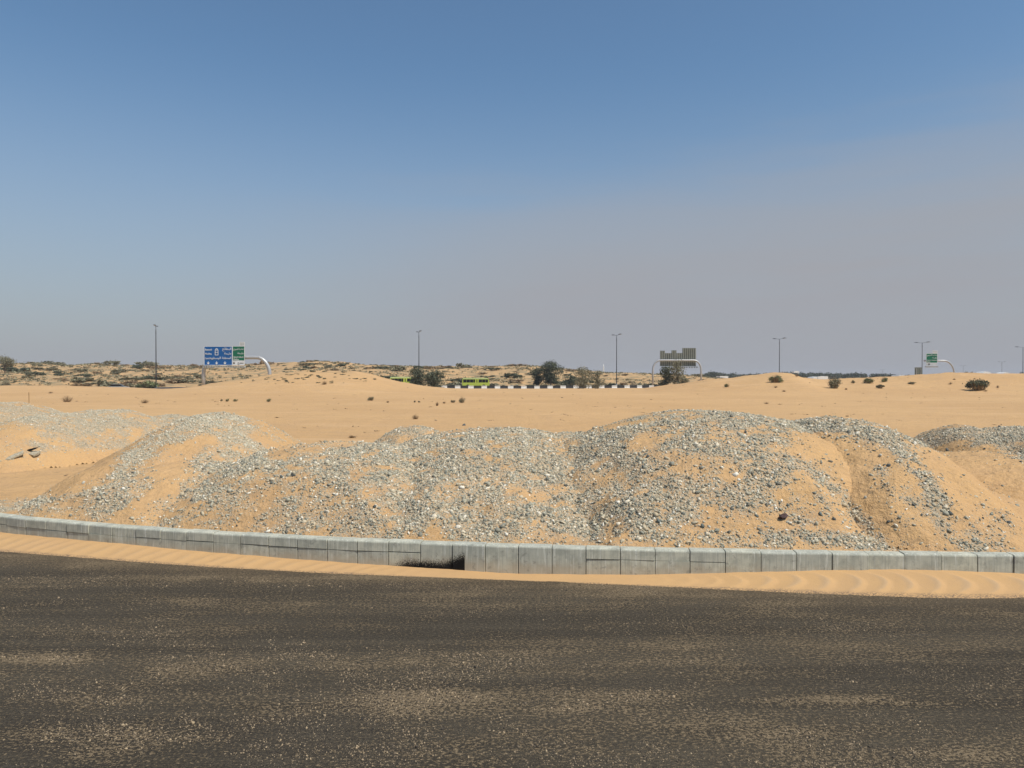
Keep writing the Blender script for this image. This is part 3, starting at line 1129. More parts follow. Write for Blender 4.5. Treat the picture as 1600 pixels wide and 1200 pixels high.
def hit(px, py, y0=11.0, y1=420.0):
    """first point of the terrain or heaps met by the ray through a pixel"""
    x, y, z = ray(px, py)
    Y = np.concatenate([np.arange(y0, 32, 0.04), np.arange(32, y1, 0.25)])
    X = x / y * Y
    Zr = CAM_H + z / y * Y
    Zt = surf_top(-1, X, Y) if y0 < 31 else ground(X, Y)
    w = np.where(Zt >= Zr)[0]
    i = w[0] if len(w) else len(Y) - 1
    return Vector((float(X[i]), float(Y[i]), float(Zt[i])))


# fine grit lying in the sandy patches of the road
n = 210000
Y = 4.9 + 6.6 * RNG.uniform(size=n) ** 1.15
X = (RNG.uniform(-60, 1660, n) - 800) / F * Y
f = fbm(X * 0.75, Y * 1.5 + X * .1, 1201, 5, .6)
f2 = fbm(X * 2.6, Y * 5.0, 1231, 4, .6)
f3 = fbm(X * 0.10, Y * 1.9 + X * .16, 1261, 3)
dgrit = np.clip(0.06 + 0.85 * f + 0.8 * f2 + 0.5 * f3 + 0.75 * road_patch(X, Y), 0.02, 1)
k = (RNG.uniform(size=n) < dgrit) & (Y < yb(X) - 0.02)
X, Y, dgrit = X[k], Y[k], dgrit[k]
R = np.clip(np.exp(RNG.normal(math.log(0.0050), 0.42, len(X))) * (0.8 + 0.5 * dgrit), 0.0025, 0.017)
nb_ = 900
bxx = RNG.uniform(-7, 7, nb_ * 6)
byy = RNG.uniform(5.0, 10.5, nb_ * 6)
kb = RNG.uniform(size=nb_ * 6) < np.clip(road_patch(bxx, byy) - 0.25, 0.004, 1)
X = np.concatenate([X, bxx[kb]])
Y = np.concatenate([Y, byy[kb]])
R = np.concatenate([R, RNG.uniform(0.010, 0.022, int(kb.sum()))])
V, Fc = stones_mesh('grit', np.stack([X, Y, X * 0], 1), R, ov, of_, None)
print('grit', len(X))
M['grit'] = mat_leaf('asphalt_grit', (0.040, 0.036, 0.032), (0.215, 0.168, 0.112), (0.42, 0.32, 0.20))
gme = mesh_np('road_grit', V, Fc, M['grit'])
tag(link('road_grit', gme), 'fine loose grit scattered over the sandy asphalt', 'grit', kind='stuff')

# ------------------------------------------------------------ single rocks that show on the heaps
ROCKM = []
for k in range(6):
    v, f = stones_mesh('rock', np.zeros((1, 3)), np.array([1.0]), iv, if_, None, 0)
    ROCKM.append((v, f))
M['rock_grey'] = mat_plain('grey_green_rock', (0.22, 0.25, 0.225), 0.85, 0, 0.25, 30)
M['rock_pale'] = mat_plain('pale_rock', (0.58, 0.56, 0.47), 0.85, 0, 0.15, 30)
M['rock_dark'] = mat_plain('dark_rock', (0.135, 0.145, 0.135), 0.85, 0, 0.2, 30)
rock_mesh = {}
for kind in ('grey', 'pale', 'dark'):
    for k, (v, f) in enumerate(ROCKM):
        rock_mesh[kind, k] = mesh_np('rock', v, f, M['rock_' + kind])
RK = [(1068, 690, 8, 'grey'), (1090, 705, 9, 'grey'), (1075, 712, 8, 'grey'), (1116, 700, 9, 'grey'), (1098, 730, 7, 'pale'), (1156, 710, 10, 'dark'), (1165, 676, 10, 'dark'),
      (1190, 695, 8, 'grey'), (1168, 787, 9, 'dark'), (1232, 793, 11, 'grey'), (1182, 806, 9, 'grey'), (1130, 775, 8, 'pale'), (1136, 812, 9, 'grey'), (1098, 840, 11, 'grey'),
      (1214, 796, 7, 'pale'), (1145, 795, 7, 'grey'), (1108, 848, 8, 'pale'), (1195, 847, 8, 'pale'), (1060, 836, 8, 'pale'), (1052, 806, 8, 'pale'),
      (1283, 724, 10, 'grey'), (1296, 682, 9, 'dark'), (1388, 729, 13, 'dark'), (1353, 778, 9, 'pale'), (1325, 712, 8, 'grey'), (1375, 714, 9, 'pale'), (1298, 760, 11, 'grey'),
      (1428, 790, 10, 'dark'), (1436, 735, 10, 'grey'), (1450, 785, 8, 'pale'), (1478, 772, 8, 'dark'), (1485, 815, 12, 'dark'), (1448, 824, 9, 'pale'), (1482, 826, 8, 'grey'),
      (1575, 845, 11, 'dark'), (1536, 843, 7, 'dark'), (1303, 836, 12, 'dark'), (1282, 808, 10, 'grey'), (1388, 855, 13, 'dark'), (1346, 846, 8, 'dark'), (1230, 843, 7, 'pale'),
      (1316, 848, 8, 'pale'), (1440, 850, 9, 'dark'), (1480, 705, 10, 'dark'), (1595, 722, 11, 'dark'), (1562, 668, 9, 'dark'), (1538, 702, 7, 'dark'),
      (458, 744, 13, 'dark'), (495, 756, 9, 'grey'), (440, 748, 9, 'grey'), (528, 718, 9, 'dark'), (425, 758, 9, 'grey'), (424, 834, 9, 'dark'), (466, 812, 9, 'dark'), (520, 831, 9, 'grey'),
      (548, 812, 8, 'dark'), (312, 767, 8, 'dark'), (201, 763, 8, 'dark'), (210, 797, 6, 'pale'), (222, 812, 7, 'pale'), (305, 694, 7, 'pale'), (130, 757, 9, 'pale'),
      (270, 800, 7, 'pale'), (370, 822, 8, 'dark'), (725, 665, 9, 'dark'), (720, 690, 11, 'dark'), (752, 703, 9, 'dark'), (585, 794, 10, 'dark'), (660, 820, 9, 'dark'),
      (884, 760, 9, 'dark'), (905, 785, 9, 'grey'), (1012, 715, 11, 'dark'), (1005, 730, 10, 'dark'), (1030, 818, 12, 'grey'), (830, 795, 9, 'dark'), (780, 738, 8, 'pale'),
      (870, 850, 8, 'pale'), (960, 690, 9, 'dark'), (925, 700, 8, 'dark')]
heap_short = {0: 'the pale heap at the far left', 1: 'the broad pale heap', 2: 'the low grey heap on the left', 3: 'the small heap behind the tall cone', 4: 'the tall cone shaped heap',
              5: 'the sandy spur below the tall cone', 6: 'the long level topped heap', 7: 'the small heap behind the long one', 8: 'the dark central heap',
              9: 'the small dark heap', 10: 'the biggest stony heap', 11: 'the grey crowned heap on the right', 12: 'the shoulder below the grey crowned heap',
              13: 'the heap above the sand hollow', 14: 'the heap at the right edge', 15: 'the heap at the right edge', 16: 'the heap at the left edge', 17: 'the apron below the grey crowned heap', 18: 'the smooth sand drift on the right'}
adj = {'grey': 'grey green', 'pale': 'pale', 'dark': 'dark'}
for n_, (px_, py_, w_, kind) in enumerate(RK):
    q = hit(px_, py_)
    o = link('rock', rock_mesh[kind, n_ % 6])
    r_ = w_ * q.y / F * 0.34
    o.location = (q.x, q.y, q.z + r_ * 0.25)
    o.scale = (r_, r_, r_)
    o.rotation_euler = (random.uniform(-.3, .3), random.uniform(-.3, .3), random.uniform(0, 6.28))
    best, bi = ground(np.array([q.x]), np.array([q.y]))[0], -1
    for j in range(len(HEAPS)):
        z = heap_z(j, np.array([q.x]), np.array([q.y]))[0]
        if z > best:
            best, bi = z, j
    where = heap_short.get(bi, 'the sand beside the kerb')
    tag(o, f'{adj[kind]} angular rock lying among the gravel on {where}', 'rock', f'{adj[kind]} rocks on {where}')

# brown block lying on the big heap
q = hit(1224, 812)
b = MB()
b.prism([(-.105, 0.0), (-.055, -.035), (.05, -.02), (.10, .035), (.045, .085), (-.02, .075)], -.05, .055)
o = b.build('brown_block', M['brown_block'])
o.location = q + Vector((0, 0, .03))
o.rotation_euler = (-.45, .1, .25)
o.scale = (.68, .68, .68)
tag(o, 'dark reddish brown broken block lying on the stony slope near the kerb', 'block')


def crust_slab(name, px, py, w, d, th, rot, label):
    q = hit(px, py)
    n = 9
    pts = []
    for k in range(n):
        a = 2 * math.pi * k / n
        r = 1 + random.uniform(-.30, .26)
        pts.append((math.cos(a) * w / 2 * r, math.sin(a) * d / 2 * r))
    V = [(x, y, 0.0 + random.uniform(-.01, .01)) for x, y in pts] + [(x * .97, y * .97, th + random.uniform(-.01, .01)) for x, y in pts] + [(0, 0, th * 1.25)]
    Fc = [(k, (k + 1) % n, (k + 1) % n + n, k + n) for k in range(n)] + [(k + n, (k + 1) % n + n, 2 * n) for k in range(n)] + [tuple(reversed(range(n)))]
    b = MB()
    b.add(V, Fc)
    o = b.build(name, M['crust'])
    o.location = q + Vector((0, 0, .005))
    o.rotation_euler = rot
    tag(o, label, 'slab')
    return o


crust_slab('crust_slab', 22, 716, 0.24, 0.50, .04, (.40, .12, -.55), 'pale broken slab of hardened sand at the left edge of the photograph')
crust_slab('crust_slab', 54, 711, 0.34, 0.24, .05, (.42, -.12, .15), 'pale slab lifted over a dark hollow, right of the leftmost slab')
q = hit(51, 706)
b = MB()  # black strip added as the shade of the hollow under the crust
b.prism([(-.24, -.09), (-.10, .03), (.16, .10), (.26, .10), (.12, .03), (-.08, -.045)], -.03, .03)
o = b.build('black_sheet', M['black_sheet'])
o.location = q + Vector((0, -.06, .02))
o.scale = (.75, .75, .75)
tag(o, 'strip of black sheeting poking out above the pale slab on the left', 'sheet')
q = hit(103, 744)
b = MB()
b.tube([(-.055, 0, .0), (0, .01, .018), (.05, 0, .03)], [.006, .009, .004], 6)
o = b.build('dry_stick', M['bark'])
o.location = q
tag(o, 'short dark stick lying alone on the smooth sand on the left', 'stick')

# survey stake
q = at(46, 636, 31)
q.z = float(ground(q.x, q.y))
b = MB()
b.tube([(0, 0, -.1), (.0, 0, .5), (-.02, 0, 0.62 + (zat(613, 31) - q.z - .62))], [.022, .02, .018], 6)
o = b.build('wooden_stake', M['wood'])
o.location = q
tag(o, 'thin upright wooden stake standing behind the pale gravel heap at far left', 'stake')

# ------------------------------------------------------------ vegetation
def leaf_cloud(blobs, size, n, flat=0.6, shell=0.55, seed=0):
    """irregular volume of leaf clumps: each leaf is one small bent quad of its own"""
    rg = np.random.default_rng(seed)
    w = np.array([b[3] * b[4] * b[5] for b in blobs]) ** 0.7
    w /= w.sum()
    idx = rg.choice(len(blobs), n, p=w)
    B = np.array([b[:6] for b in blobs])[idx]
    d = rg.normal(size=(n, 3))
    d /= np.linalg.norm(d, axis=1)[:, None]
    r = (shell + (1 - shell) * rg.uniform(size=n)) * (1 + 0.22 * rg.normal(size=n))
    P = B[:, :3] + d * B[:, 3:6] * r[:, None]
    P = P[P[:, 2] > 0.01]
    n = len(P)
    a = rg.normal(size=(n, 3))
    a /= np.linalg.norm(a, axis=1)[:, None]
    c = rg.normal(size=(n, 3))
    c = np.cross(a, c)
    c /= np.linalg.norm(c, axis=1)[:, None] + 1e-9
    s = size * rg.uniform(0.6, 1.5, n)[:, None]
    V = np.stack([P - a * s, P + c * s * flat, P + a * s, P - c * s * flat], 1).reshape(-1, 3)
    Fc = np.arange(4 * n).reshape(-1, 4)
    return V, Fc


def blade_cloud(rx, ry, h, n, width, seed=0, lean=0.9):
    """upright wiry stems fanning out from the base"""
    rg = np.random.default_rng(seed)
    a = rg.uniform(0, 6.283, n)
    u = np.sqrt(rg.uniform(size=n))
    bx_, by_ = np.cos(a) * rx * 0.45 * u, np.sin(a) * ry * 0.45 * u
    tx = bx_ + np.cos(a) * rx * lean * 0.6 * u + rg.normal(size=n) * rx * .12
    ty = by_ + np.sin(a) * ry * lean * 0.6 * u + rg.normal(size=n) * ry * .12
    tz = h * (1 - 0.45 * u ** 2) * rg.uniform(0.65, 1.08, n)
    P0 = np.stack([bx_, by_, np.full(n, -0.02)], 1)
    P1 = np.stack([tx, ty, tz], 1)
    side = np.stack([-np.sin(a), np.cos(a), a * 0], 1) * width
    V = np.stack([P0 - side, P0 + side, P1 + side * .3, P1 - side * .3], 1).reshape(-1, 3)
    return V, np.arange(4 * n).reshape(-1, 4)


def tri_to_quadless(v, f):
    return v, f


def tree(name, px, ybase, ytop, wpx, D, leafmat, label, cat='tree', dens=1.0, trunk=True, seed=1, size=0.13, group=None, low=0.18, zb=None):
    base = at(px, ybase, D)
    gz = float(ground(base.x, base.y))
    base.z = gz if zb is None else zb
    H = zat(ytop, D) - base.z
    W = wpx * D / F * 1.22
    root = empty(name, base)
    tag(root, label, cat, group)
    rg = random.Random(seed)
    blobs = []
    nb = 11
    for k in range(nb):
        a = rg.uniform(0, 6.283)
        rr = rg.uniform(0.05, 0.36) * W
        zc = (low + 0.10 + (0.70 - low) * (k + rg.uniform(0, 1)) / nb) * H
        s = rg.uniform(0.20, 0.31)
        blobs.append((math.cos(a) * rr, math.sin(a) * rr * 0.9, zc, W * s, W * s * 0.9, H * rg.uniform(0.12, 0.22)))
    blobs.append((0, 0, H * 0.80, W * .24, W * .22, H * .18))
    n = int(dens * 26 * W * H / (size * 2) ** 2 * 0.28)
    n = min(n, 7000)
    v, f = leaf_cloud(blobs, size, n, seed=seed)
    link('crown', mesh_np('crown', v, f, M[leafmat]), root)
    if trunk:
        b = MB()
        lean = rg.uniform(-.05, .05) * H
        b.tube([(0, 0, -.3), (lean * .4, 0, H * .2), (lean, 0, H * .5), (lean * 1.4, 0, H * .78)], [.03 * H, .028 * H, .018 * H, .006 * H], 7)
        for k in range(6):
            bl = blobs[k]
            z0 = H * rg.uniform(.15, .4)
            b.tube([(lean * .5, 0, z0), (bl[0] * .5, bl[1] * .5, (z0 + bl[2]) / 2 + .1), (bl[0], bl[1], bl[2])], [.014 * H, .010 * H, .003 * H], 5)
        b.build('trunk', M['bark'], root)
    return root


tree('acacia_tree', 8, 584, 555.5, 23, 232, 'leaf_grey', 'small flat crowned tree with a bare trunk on the dune at the far left', dens=1.0, seed=3, low=0.42, size=.12)
tree('bushy_tree', 651, 606, 573.5, 33, 168, 'leaf_dark', 'rounded dark bushy tree hiding the back of the left bus', dens=1.2, seed=5, low=0.0)
tree('bushy_tree', 679, 607, 576.5, 34, 166, 'leaf_dark', 'rounded dark bushy tree right of its twin, between the two buses', dens=1.2, seed=6, low=0.0)
tree('bushy_tree', 839, 604, 573, 22, 207, 'leaf_dark', 'narrow dark tree behind the painted barrier, lower of the touching pair', dens=1.2, seed=7, low=0.0)
tree('bushy_tree', 861, 604, 562, 34, 205, 'leaf_dark', 'tallest dark tree of the middle, standing behind the painted barrier', dens=1.25, seed=8, low=0.08)
tree('low_bush', 890, 606, 585, 22, 204, 'leaf_dark', 'low dark bush between the tallest dark tree and the bare grey tree', 'bush', dens=1.1, seed=9, low=0.0, trunk=False)
tree('bushy_tree', 912, 608, 571.5, 32, 165, 'leaf_grey', 'thin grey tree with see-through twigs in front of the painted barrier', dens=0.75, seed=10, low=0.0, size=.11)
tree('bushy_tree', 934, 607, 577, 17, 166, 'leaf_grey', 'slim grey tree just right of the wider grey tree', dens=0.7, seed=11, low=0.0, size=.11)
tree('bushy_tree', 1041, 603, 570, 23, 160, 'leaf_dark', 'dark bushy tree under the left half of the sign seen from behind', dens=1.1, seed=12, low=0.0)
tree('bushy_tree', 1059, 600, 558, 22, 158, 'leaf_grey', 'tall open grey tree in front of the sign seen from behind', dens=0.55, seed=13, low=0.10, size=.11)
tree('low_bush', 1068, 601, 587, 18, 156, 'leaf_grey', 'low grey bush on the sand at the foot of the open grey tree', 'bush', dens=0.9, seed=14, low=0.0, trunk=False)
tree('small_tree', 236, 577, 565, 11, 285, 'leaf_grey', 'tiny grey tree on the dune crest just left of the leftmost street lamp', dens=0.9, seed=15, low=0.1)
tree('bushy_tree', 1112, 592, 580, 28, 520, 'far_wood', 'dark rounded tree at the left end of the distant wood', dens=1.3, seed=16, low=0.0, size=.3, zb=0)
tree('bushy_tree', 1510, 590, 580, 8, 480, 'far_wood', 'tiny dark tree on the skyline left of the white villa', dens=1.3, seed=17, low=0.0, size=.25, zb=0)
tree('bushy_tree', 1519, 590, 580.5, 6, 480, 'far_wood', 'tiny dark tree on the skyline nearest the white villa', dens=1.3, seed=18, low=0.0, size=.25, zb=0)
tree('bushy_tree', 1596, 590, 581, 10, 500, 'far_wood', 'dark tree top on the skyline at the right edge', dens=1.3, seed=19, low=0.0, size=.25, zb=0)


def bush(name, px, ybase, ytop, wpx, leafmat, label, kind='leaf', seed=1, D=None, group=None, dens=1.0, size=None):
    q = hit(px, ybase, 32.0) if D is None else at(px, ybase, D)
    if D is not None:
        q.z = float(ground(q.x, q.y))
    H = max(0.12, zat(ytop, q.y) - q.z)
    W = wpx * q.y / F
    root = empty(name, q)
    tag(root, label, 'bush' if W > 0.9 else 'plant', group)
    rg = random.Random(seed)
    size = size or max(0.02, W * 0.035)
    if kind == 'leaf':
        blobs = [(rg.uniform(-.3, .3) * W, rg.uniform(-.25, .25) * W, H * rg.uniform(.2, .62), W * rg.uniform(.16, .26), W * rg.uniform(.16, .24), H * rg.uniform(.2, .35)) for _ in range(9)]
        n = int(1500 * dens)
        v, f = leaf_cloud(blobs, size, n, seed=seed, shell=0.3)
        v2, f2 = blade_cloud(W * .55, W * .5, H * 1.05, int(160 * dens), size * .22, seed)
        link('foliage', mesh_np('foliage', v, f, M[leafmat]), root)
        link('stems', mesh_np('stems', v2, f2, M['twig']), root)
    else:
        v, f = blade_cloud(W * .6, W * .55, H * 1.05, int(300 * dens), size * .30, seed, 1.2)
        link('stems', mesh_np('stems', v, f, M[leafmat]), root)
    return root


bush('round_bush', 1528, 610, 591, 37, 'leaf_dark', 'big dark round bush alone on the bare sand at the right', seed=21, dens=1.2)
bush('round_bush', 1212, 598, 585, 21, 'leaf_green', 'dark green bush at the foot of the dune peak under the fourth street lamp', seed=22, dens=1.2)
bush('wiry_bush', 1303, 607, 588, 23, 'leaf_grey', 'loose grey green bush with wiry stems right of the dune peak', seed=23, dens=0.9)
bush('wiry_bush', 1333, 599, 593.5, 7, 'leaf_green', 'little upright green bush between two larger bushes on the dune', seed=24)
bush('wiry_bush', 1358, 599, 589, 17, 'leaf_green', 'light green bush on the dune, left of its smaller twin', seed=25)
bush('wiry_bush', 1381, 597, 588, 11, 'leaf_green', 'small light green bush highest of the cluster on the right dune', seed=26)
bush('wiry_bush', 1375, 607, 600, 13, 'leaf_dark', 'small dark bush low on the sand below two light green bushes', seed=27)
bush('wiry_bush', 1136, 605, 598.5, 9, 'leaf_green', 'small green bush alone on the low dune right of the sign seen from behind', seed=28)
bush('reed_clump', 230, 608.5, 592.5, 36, 'leaf_green', 'broad green reedy clump at the foot of the leftmost street lamp', kind='leaf', seed=29, D=158, dens=1.5)
bush('wiry_bush', 8, 604, 594, 17, 'leaf_grey', 'grey green bush at the left edge where dunes meet the plain', seed=30, D=165)
PL = [(420, 628, 621, 9, 'leaf_green', 'lone round green plant on the plain right of the blue and green sign'), (346, 627, 623, 5, 'leaf_grey', 'tiny leftmost plant of three in a row below the blue sign'),
      (355, 627.5, 622.5, 6, 'leaf_green', 'small middle plant of three in a row below the blue sign'), (368, 627.5, 623, 8, 'leaf_green', 'small rightmost plant of three in a row below the blue sign'),
      (580, 626, 618.5, 13, 'leaf_grey', 'grey tuft on the plain below the left bus'), (606, 629, 626, 4, 'twig', 'tiny brown tuft right of the grey tuft below the left bus'),
      (648, 629, 625.5, 4, 'leaf_grey', 'tiny tuft on the plain left of the twig plant'), (655, 629, 626, 4, 'leaf_grey', 'tiny tuft on the plain below the left bushy tree'),
      (683, 634, 628, 5, 'twig', 'thin upright brown stem plant on the plain below the right bushy tree'), (694, 630.5, 627, 5, 'twig', 'faint low brown tuft between two tufts below the bushy trees'),
      (708, 629.5, 624.5, 9, 'leaf_grey', 'low grey tuft on the plain left of the right bus'), (722, 629.5, 618, 12, 'leaf_grey', 'taller grey green tuft on the plain below the right bus'),
      (649, 655, 647, 11, 'twig', 'spiky dead plant alone on the plain in front of the small heap'), (549, 687, 680, 9, 'twig', 'brown tuft at the left end of the long level topped heap'),
      (105, 628, 618, 16, 'twig', 'straggly dry plant on the plain at left below the dunes'), (79, 614.5, 611.5, 7, 'twig', 'flat dry tuft high on the plain at left'),
      (226, 630, 623.5, 13, 'twig', 'dry plant with spreading stems on the plain left of the blue sign'), (1197, 631, 628, 8, 'twig', 'flat dry tuft on the bare plain above the biggest heap'),
      (507, 601, 594, 9, 'twig', 'dark dry tussock on the near dune right of the blue sign'), (1212, 606, 602, 6, 'twig', 'small dry tuft on the dune below the dark green bush'),
      (1225, 612, 609, 7, 'twig', 'low dry tuft at the foot of the dune peak'), (1485, 600.5, 596.5, 6, 'twig', 'small brown tuft on the dune under the cantilever sign post'),
      (1491, 593.5, 591, 5, 'twig', 'tiny brown tuft high on the dune under the cantilever sign'), (1559, 606, 601.5, 4, 'twig', 'little dark tuft right of the big round bush'),
      (1245, 588, 584, 6, 'twig', 'brown tuft on the right shoulder of the dune peak'), (1322, 609, 606, 4, 'twig', 'tiny dark tuft right of the loose grey bush'),
      (1425, 600.5, 596, 12, 'leaf_grey', 'faint low grey plant on the dune below the grey sign back'), (1540, 611.5, 609, 5, 'twig', 'tiny dry tuft just below the big round bush')]
for k, (px_, yb2, yt2, w2, lm, lab) in enumerate(PL):
    bush('dry_plant' if lm == 'twig' else 'small_plant', px_, yb2, yt2, w2, lm, lab, kind='blade' if lm == 'twig' else 'leaf', seed=60 + k, dens=0.55)

# low shrubs over the hummocky dunes, every one an object of its own
SHM = []
for k in range(7):
    rg = random.Random(200 + k)
    blobs = [(rg.uniform(-.36, .36), rg.uniform(-.3, .3), rg.uniform(.08, .26), rg.uniform(.14, .24), rg.uniform(.12, .22), rg.uniform(.08, .17)) for _ in range(7)]
    v, f = leaf_cloud(blobs, 0.045, 620, seed=300 + k, shell=0.2)
    SHM.append((v, f))
shmesh = {}
for lm in ('leaf_dark', 'leaf_grey', 'twig'):
    for k, (v, f) in enumerate(SHM):
        shmesh[lm, k] = mesh_np('dune_shrub', v, f, M[lm])
rg = np.random.default_rng(77)
names = {'leaf_dark': ('dark low shrub on the hummocky dunes beyond the highway', 'dark low shrubs on the far dunes'),
         'leaf_grey': ('grey green low shrub on the hummocky dunes beyond the highway', 'grey green low shrubs on the far dunes'),
         'twig': ('dry brown low shrub on the hummocky dunes beyond the highway', 'dry brown low shrubs on the far dunes')}
cand = []
while len(cand) < 299:
    pxx = rg.uniform(-30, 1105)
    Yy = rg.uniform(178, 312)
    Xx = (pxx - 800) / F * Yy
    if Yy < float(hw(Xx)) + 9:
        continue
    n_ = float(fbm(np.array([Xx * .035]), np.array([Yy * .035]), 401, 4)[0])
    if rg.uniform() > 0.55 + 1.3 * n_:
        continue
    # shrubs sit on the brows of the hummocks
    z0 = float(ground(Xx, Yy))
    cand.append((Xx, Yy, z0))
for k, (Xx, Yy, z0) in enumerate(cand):
    u = rg.uniform()
    lm = 'leaf_dark' if u < .30 else ('leaf_grey' if u < .68 else 'twig')
    o = link('dune_shrub', shmesh[lm, k % 7])
    s = float(np.exp(rg.normal(math.log(3.5), .45)))
    o.location = (Xx, Yy, z0 - .05)
    o.scale = (s * rg.uniform(.8, 1.4), s, s * rg.uniform(.32, .75))
    o.rotation_euler = (0, 0, rg.uniform(0, 6.28))
    pq, _y = project(Xx, Yy, z0)
    zone = ('left of the leftmost street lamp' if pq < 243 else 'behind the blue sign' if pq < 430 else 'left of the buses' if pq < 620
            else 'behind the buses' if pq < 800 else 'behind the barrier')
    look = {'leaf_dark': 'dark', 'leaf_grey': 'grey green', 'twig': 'dry brown'}[lm]
    hgt_ = 'high on' if z0 > 4.2 else ('halfway up' if z0 > 1.8 else 'low on')
    tag(o, f'{look} low shrub {hgt_} the far dunes {zone}', 'shrub', f'{look} shrubs {hgt_} the dunes {zone}')
# tussocks along the crest of the near dune
CR = [(462, 574, 9), (487, 567.5, 26), (499, 568, 16), (471, 577, 14), (446, 571, 10), (527, 571.5, 16), (552, 575, 12), (489, 579, 12), (444, 580, 8), (538, 581, 9), (553, 591, 7), (430, 592, 8), (447, 594, 9),
      (520, 576, 6), (497, 588, 6), (416, 592, 9), (441, 589, 7), (510, 574, 8), (477, 585, 6), (545, 586, 5)]
rt = random.Random(44)
CR += [(rt.uniform(436, 596), rt.uniform(579, 598), rt.uniform(4, 12)) for _ in range(46)]
CR += [(rt.uniform(376, 440), rt.uniform(584, 600), rt.uniform(4, 9)) for _ in range(12)]
for k, (px_, py_, w_) in enumerate(CR):
    q = hit(px_, py_ + 1, 60.0, 330)
    if q.y > 325:
        q = at(px_, py_ + 2, 300)
        q.z = float(ground(q.x, q.y))
    o = link('dune_tussock', shmesh['leaf_grey' if k % 3 else 'leaf_dark', k % 7])
    s = w_ * q.y / F * 1.0
    o.location = (q.x, q.y, q.z - .05)
    o.scale = (s, s * .8, min(s * .6, 1.3))
    o.rotation_euler = (0, 0, k)
    where = 'under the white pipe' if px_ < 440 else ('nearest the blue and green sign' if px_ < 500 else 'towards the left bus')
    side = 'crest' if q.y > 150 else 'flank'
    tag(o, f'scrubby tussock on the {side} of the sand dune {where}', 'shrub', f'tussocks on the {side} of the dune {where}')

# dry litter strewn over the plain and the smaller growth between the far shrubs
P = []
n = 14000
X = RNG.uniform(-270, 90, n)
Y = RNG.uniform(178, 322, n)
k = (Y > hw(X) + 8) & (fbm(X * .06, Y * .06, 433, 4) > RNG.uniform(-0.35, 0.5, n))
X, Y = X[k], Y[k]
Z = ground(X, Y)
n = len(X)
a = RNG.uniform(0, 6.28, (n, 9))
rr = RNG.uniform(0.0, 0.75, (n, 9))
PX = X[:, None] + np.cos(a) * rr
PY = Y[:, None] + np.sin(a) * rr
PZ = Z[:, None] + RNG.uniform(0.0, 0.35, (n, 9))
C3 = np.stack([PX, PY, PZ], 2).reshape(-1, 3)
A3 = RNG.normal(size=C3.shape) * 0.17
B3 = RNG.normal(size=C3.shape) * 0.12
A3[:, 2] *= .5
V = np.stack([C3 - A3, C3 + B3, C3 + A3, C3 - B3], 1).reshape(-1, 3)
o = link('dry_scrub', mesh_np('dry_scrub', V, np.arange(len(V)).reshape(-1, 4), M['leaf_grey']))
tag(o, 'thin dry scrub growing between the shrubs of the far dunes', 'scrub', kind='stuff')
n = 900
Y = 26 + 110 * RNG.uniform(size=n) ** 1.3
X = (RNG.uniform(-40, 1640, n) - 800) / F * Y
k = fbm(X * .12, Y * .2, 455, 4) > RNG.uniform(-.2, .6, n)
X, Y = X[k], Y[k]
Z = ground(X, Y)
n = len(X)
PX = X[:, None] + RNG.normal(size=(n, 5)) * .12
PY = Y[:, None] + RNG.normal(size=(n, 5)) * .12
C3 = np.stack([PX, PY, Z[:, None] + RNG.uniform(0.0, .06, (n, 5))], 2).reshape(-1, 3)
A3 = RNG.normal(size=C3.shape) * 0.07
B3 = RNG.normal(size=C3.shape) * 0.018
A3[:, 2] *= .4
V = np.stack([C3 - A3, C3 + B3, C3 + A3, C3 - B3], 1).reshape(-1, 3)
o = link('plain_litter', mesh_np('plain_litter', V, np.arange(len(V)).reshape(-1, 4), M['twig']))
tag(o, 'bits of dry twig and litter strewn over the bare sand plain', 'litter', kind='stuff')

# distant wood on the right, one dark mass
TL = [(1096, 586), (1108, 582), (1125, 584), (1150, 583), (1170, 584), (1200, 583.5), (1226, 580.5), (1250, 582), (1275, 582.5), (1300, 583), (1330, 583), (1365, 583.5), (1390, 585), (1412, 587), (1425, 586.5), (1440, 589)]
parts = []
rg = np.random.default_rng(5)
for k in range(230):
    pxx = rg.uniform(1098, 1440)
    D_ = rg.uniform(560, 760)
    topy = np.interp(pxx, [a for a, b in TL], [b for a, b in TL]) + rg.uniform(-.6, 1.6)
    Hh = zat(topy, D_)
    Xc = (pxx - 800) / F * D_
    W_ = rg.uniform(3.5, 7)
    v, f = leaf_cloud([(0, 0, Hh * .5, W_ * .5, W_ * .4, Hh * .5), (W_ * .2, 0, Hh * .7, W_ * .3, W_ * .3, Hh * .25)], 0.6, 130, seed=1000 + k, shell=.5)
    parts.append((v + np.array([Xc, D_, 0.0]), f))
v, f = join(parts)
o = link('far_woodland', mesh_np('far_woodland', v, f, M['far_wood']))
tag(o, 'distant dark green belt of trees along the horizon on the right', 'woodland', kind='stuff')

# ------------------------------------------------------------ highway
hx_ = np.linspace(-300, 330, 160)
hv, n = [], 0
for off, z in ((-13, .30), (-2, .33), (2, .33), (13, .30)):
    for x in hx_:
        hv.append((x, float(hw(x)) + off, float(z)))
nh = len(hx_)
hf = [(a * nh + i, a * nh + i + 1, (a + 1) * nh + i + 1, (a + 1) * nh + i) for a in range(3) for i in range(nh - 1)]
hb = MB()
hb.add(hv, hf)
tag(hb.build('highway', M['highway']), kind='structure')

# painted barrier blocks along the near side
BX0 = at(742, 605, 178).x
bw = MB()
PB = [(-.22, 0), (.22, 0), (.20, .12), (.10, .30), (.09, .72), (-.09, .72), (-.10, .30), (-.20, .12)]


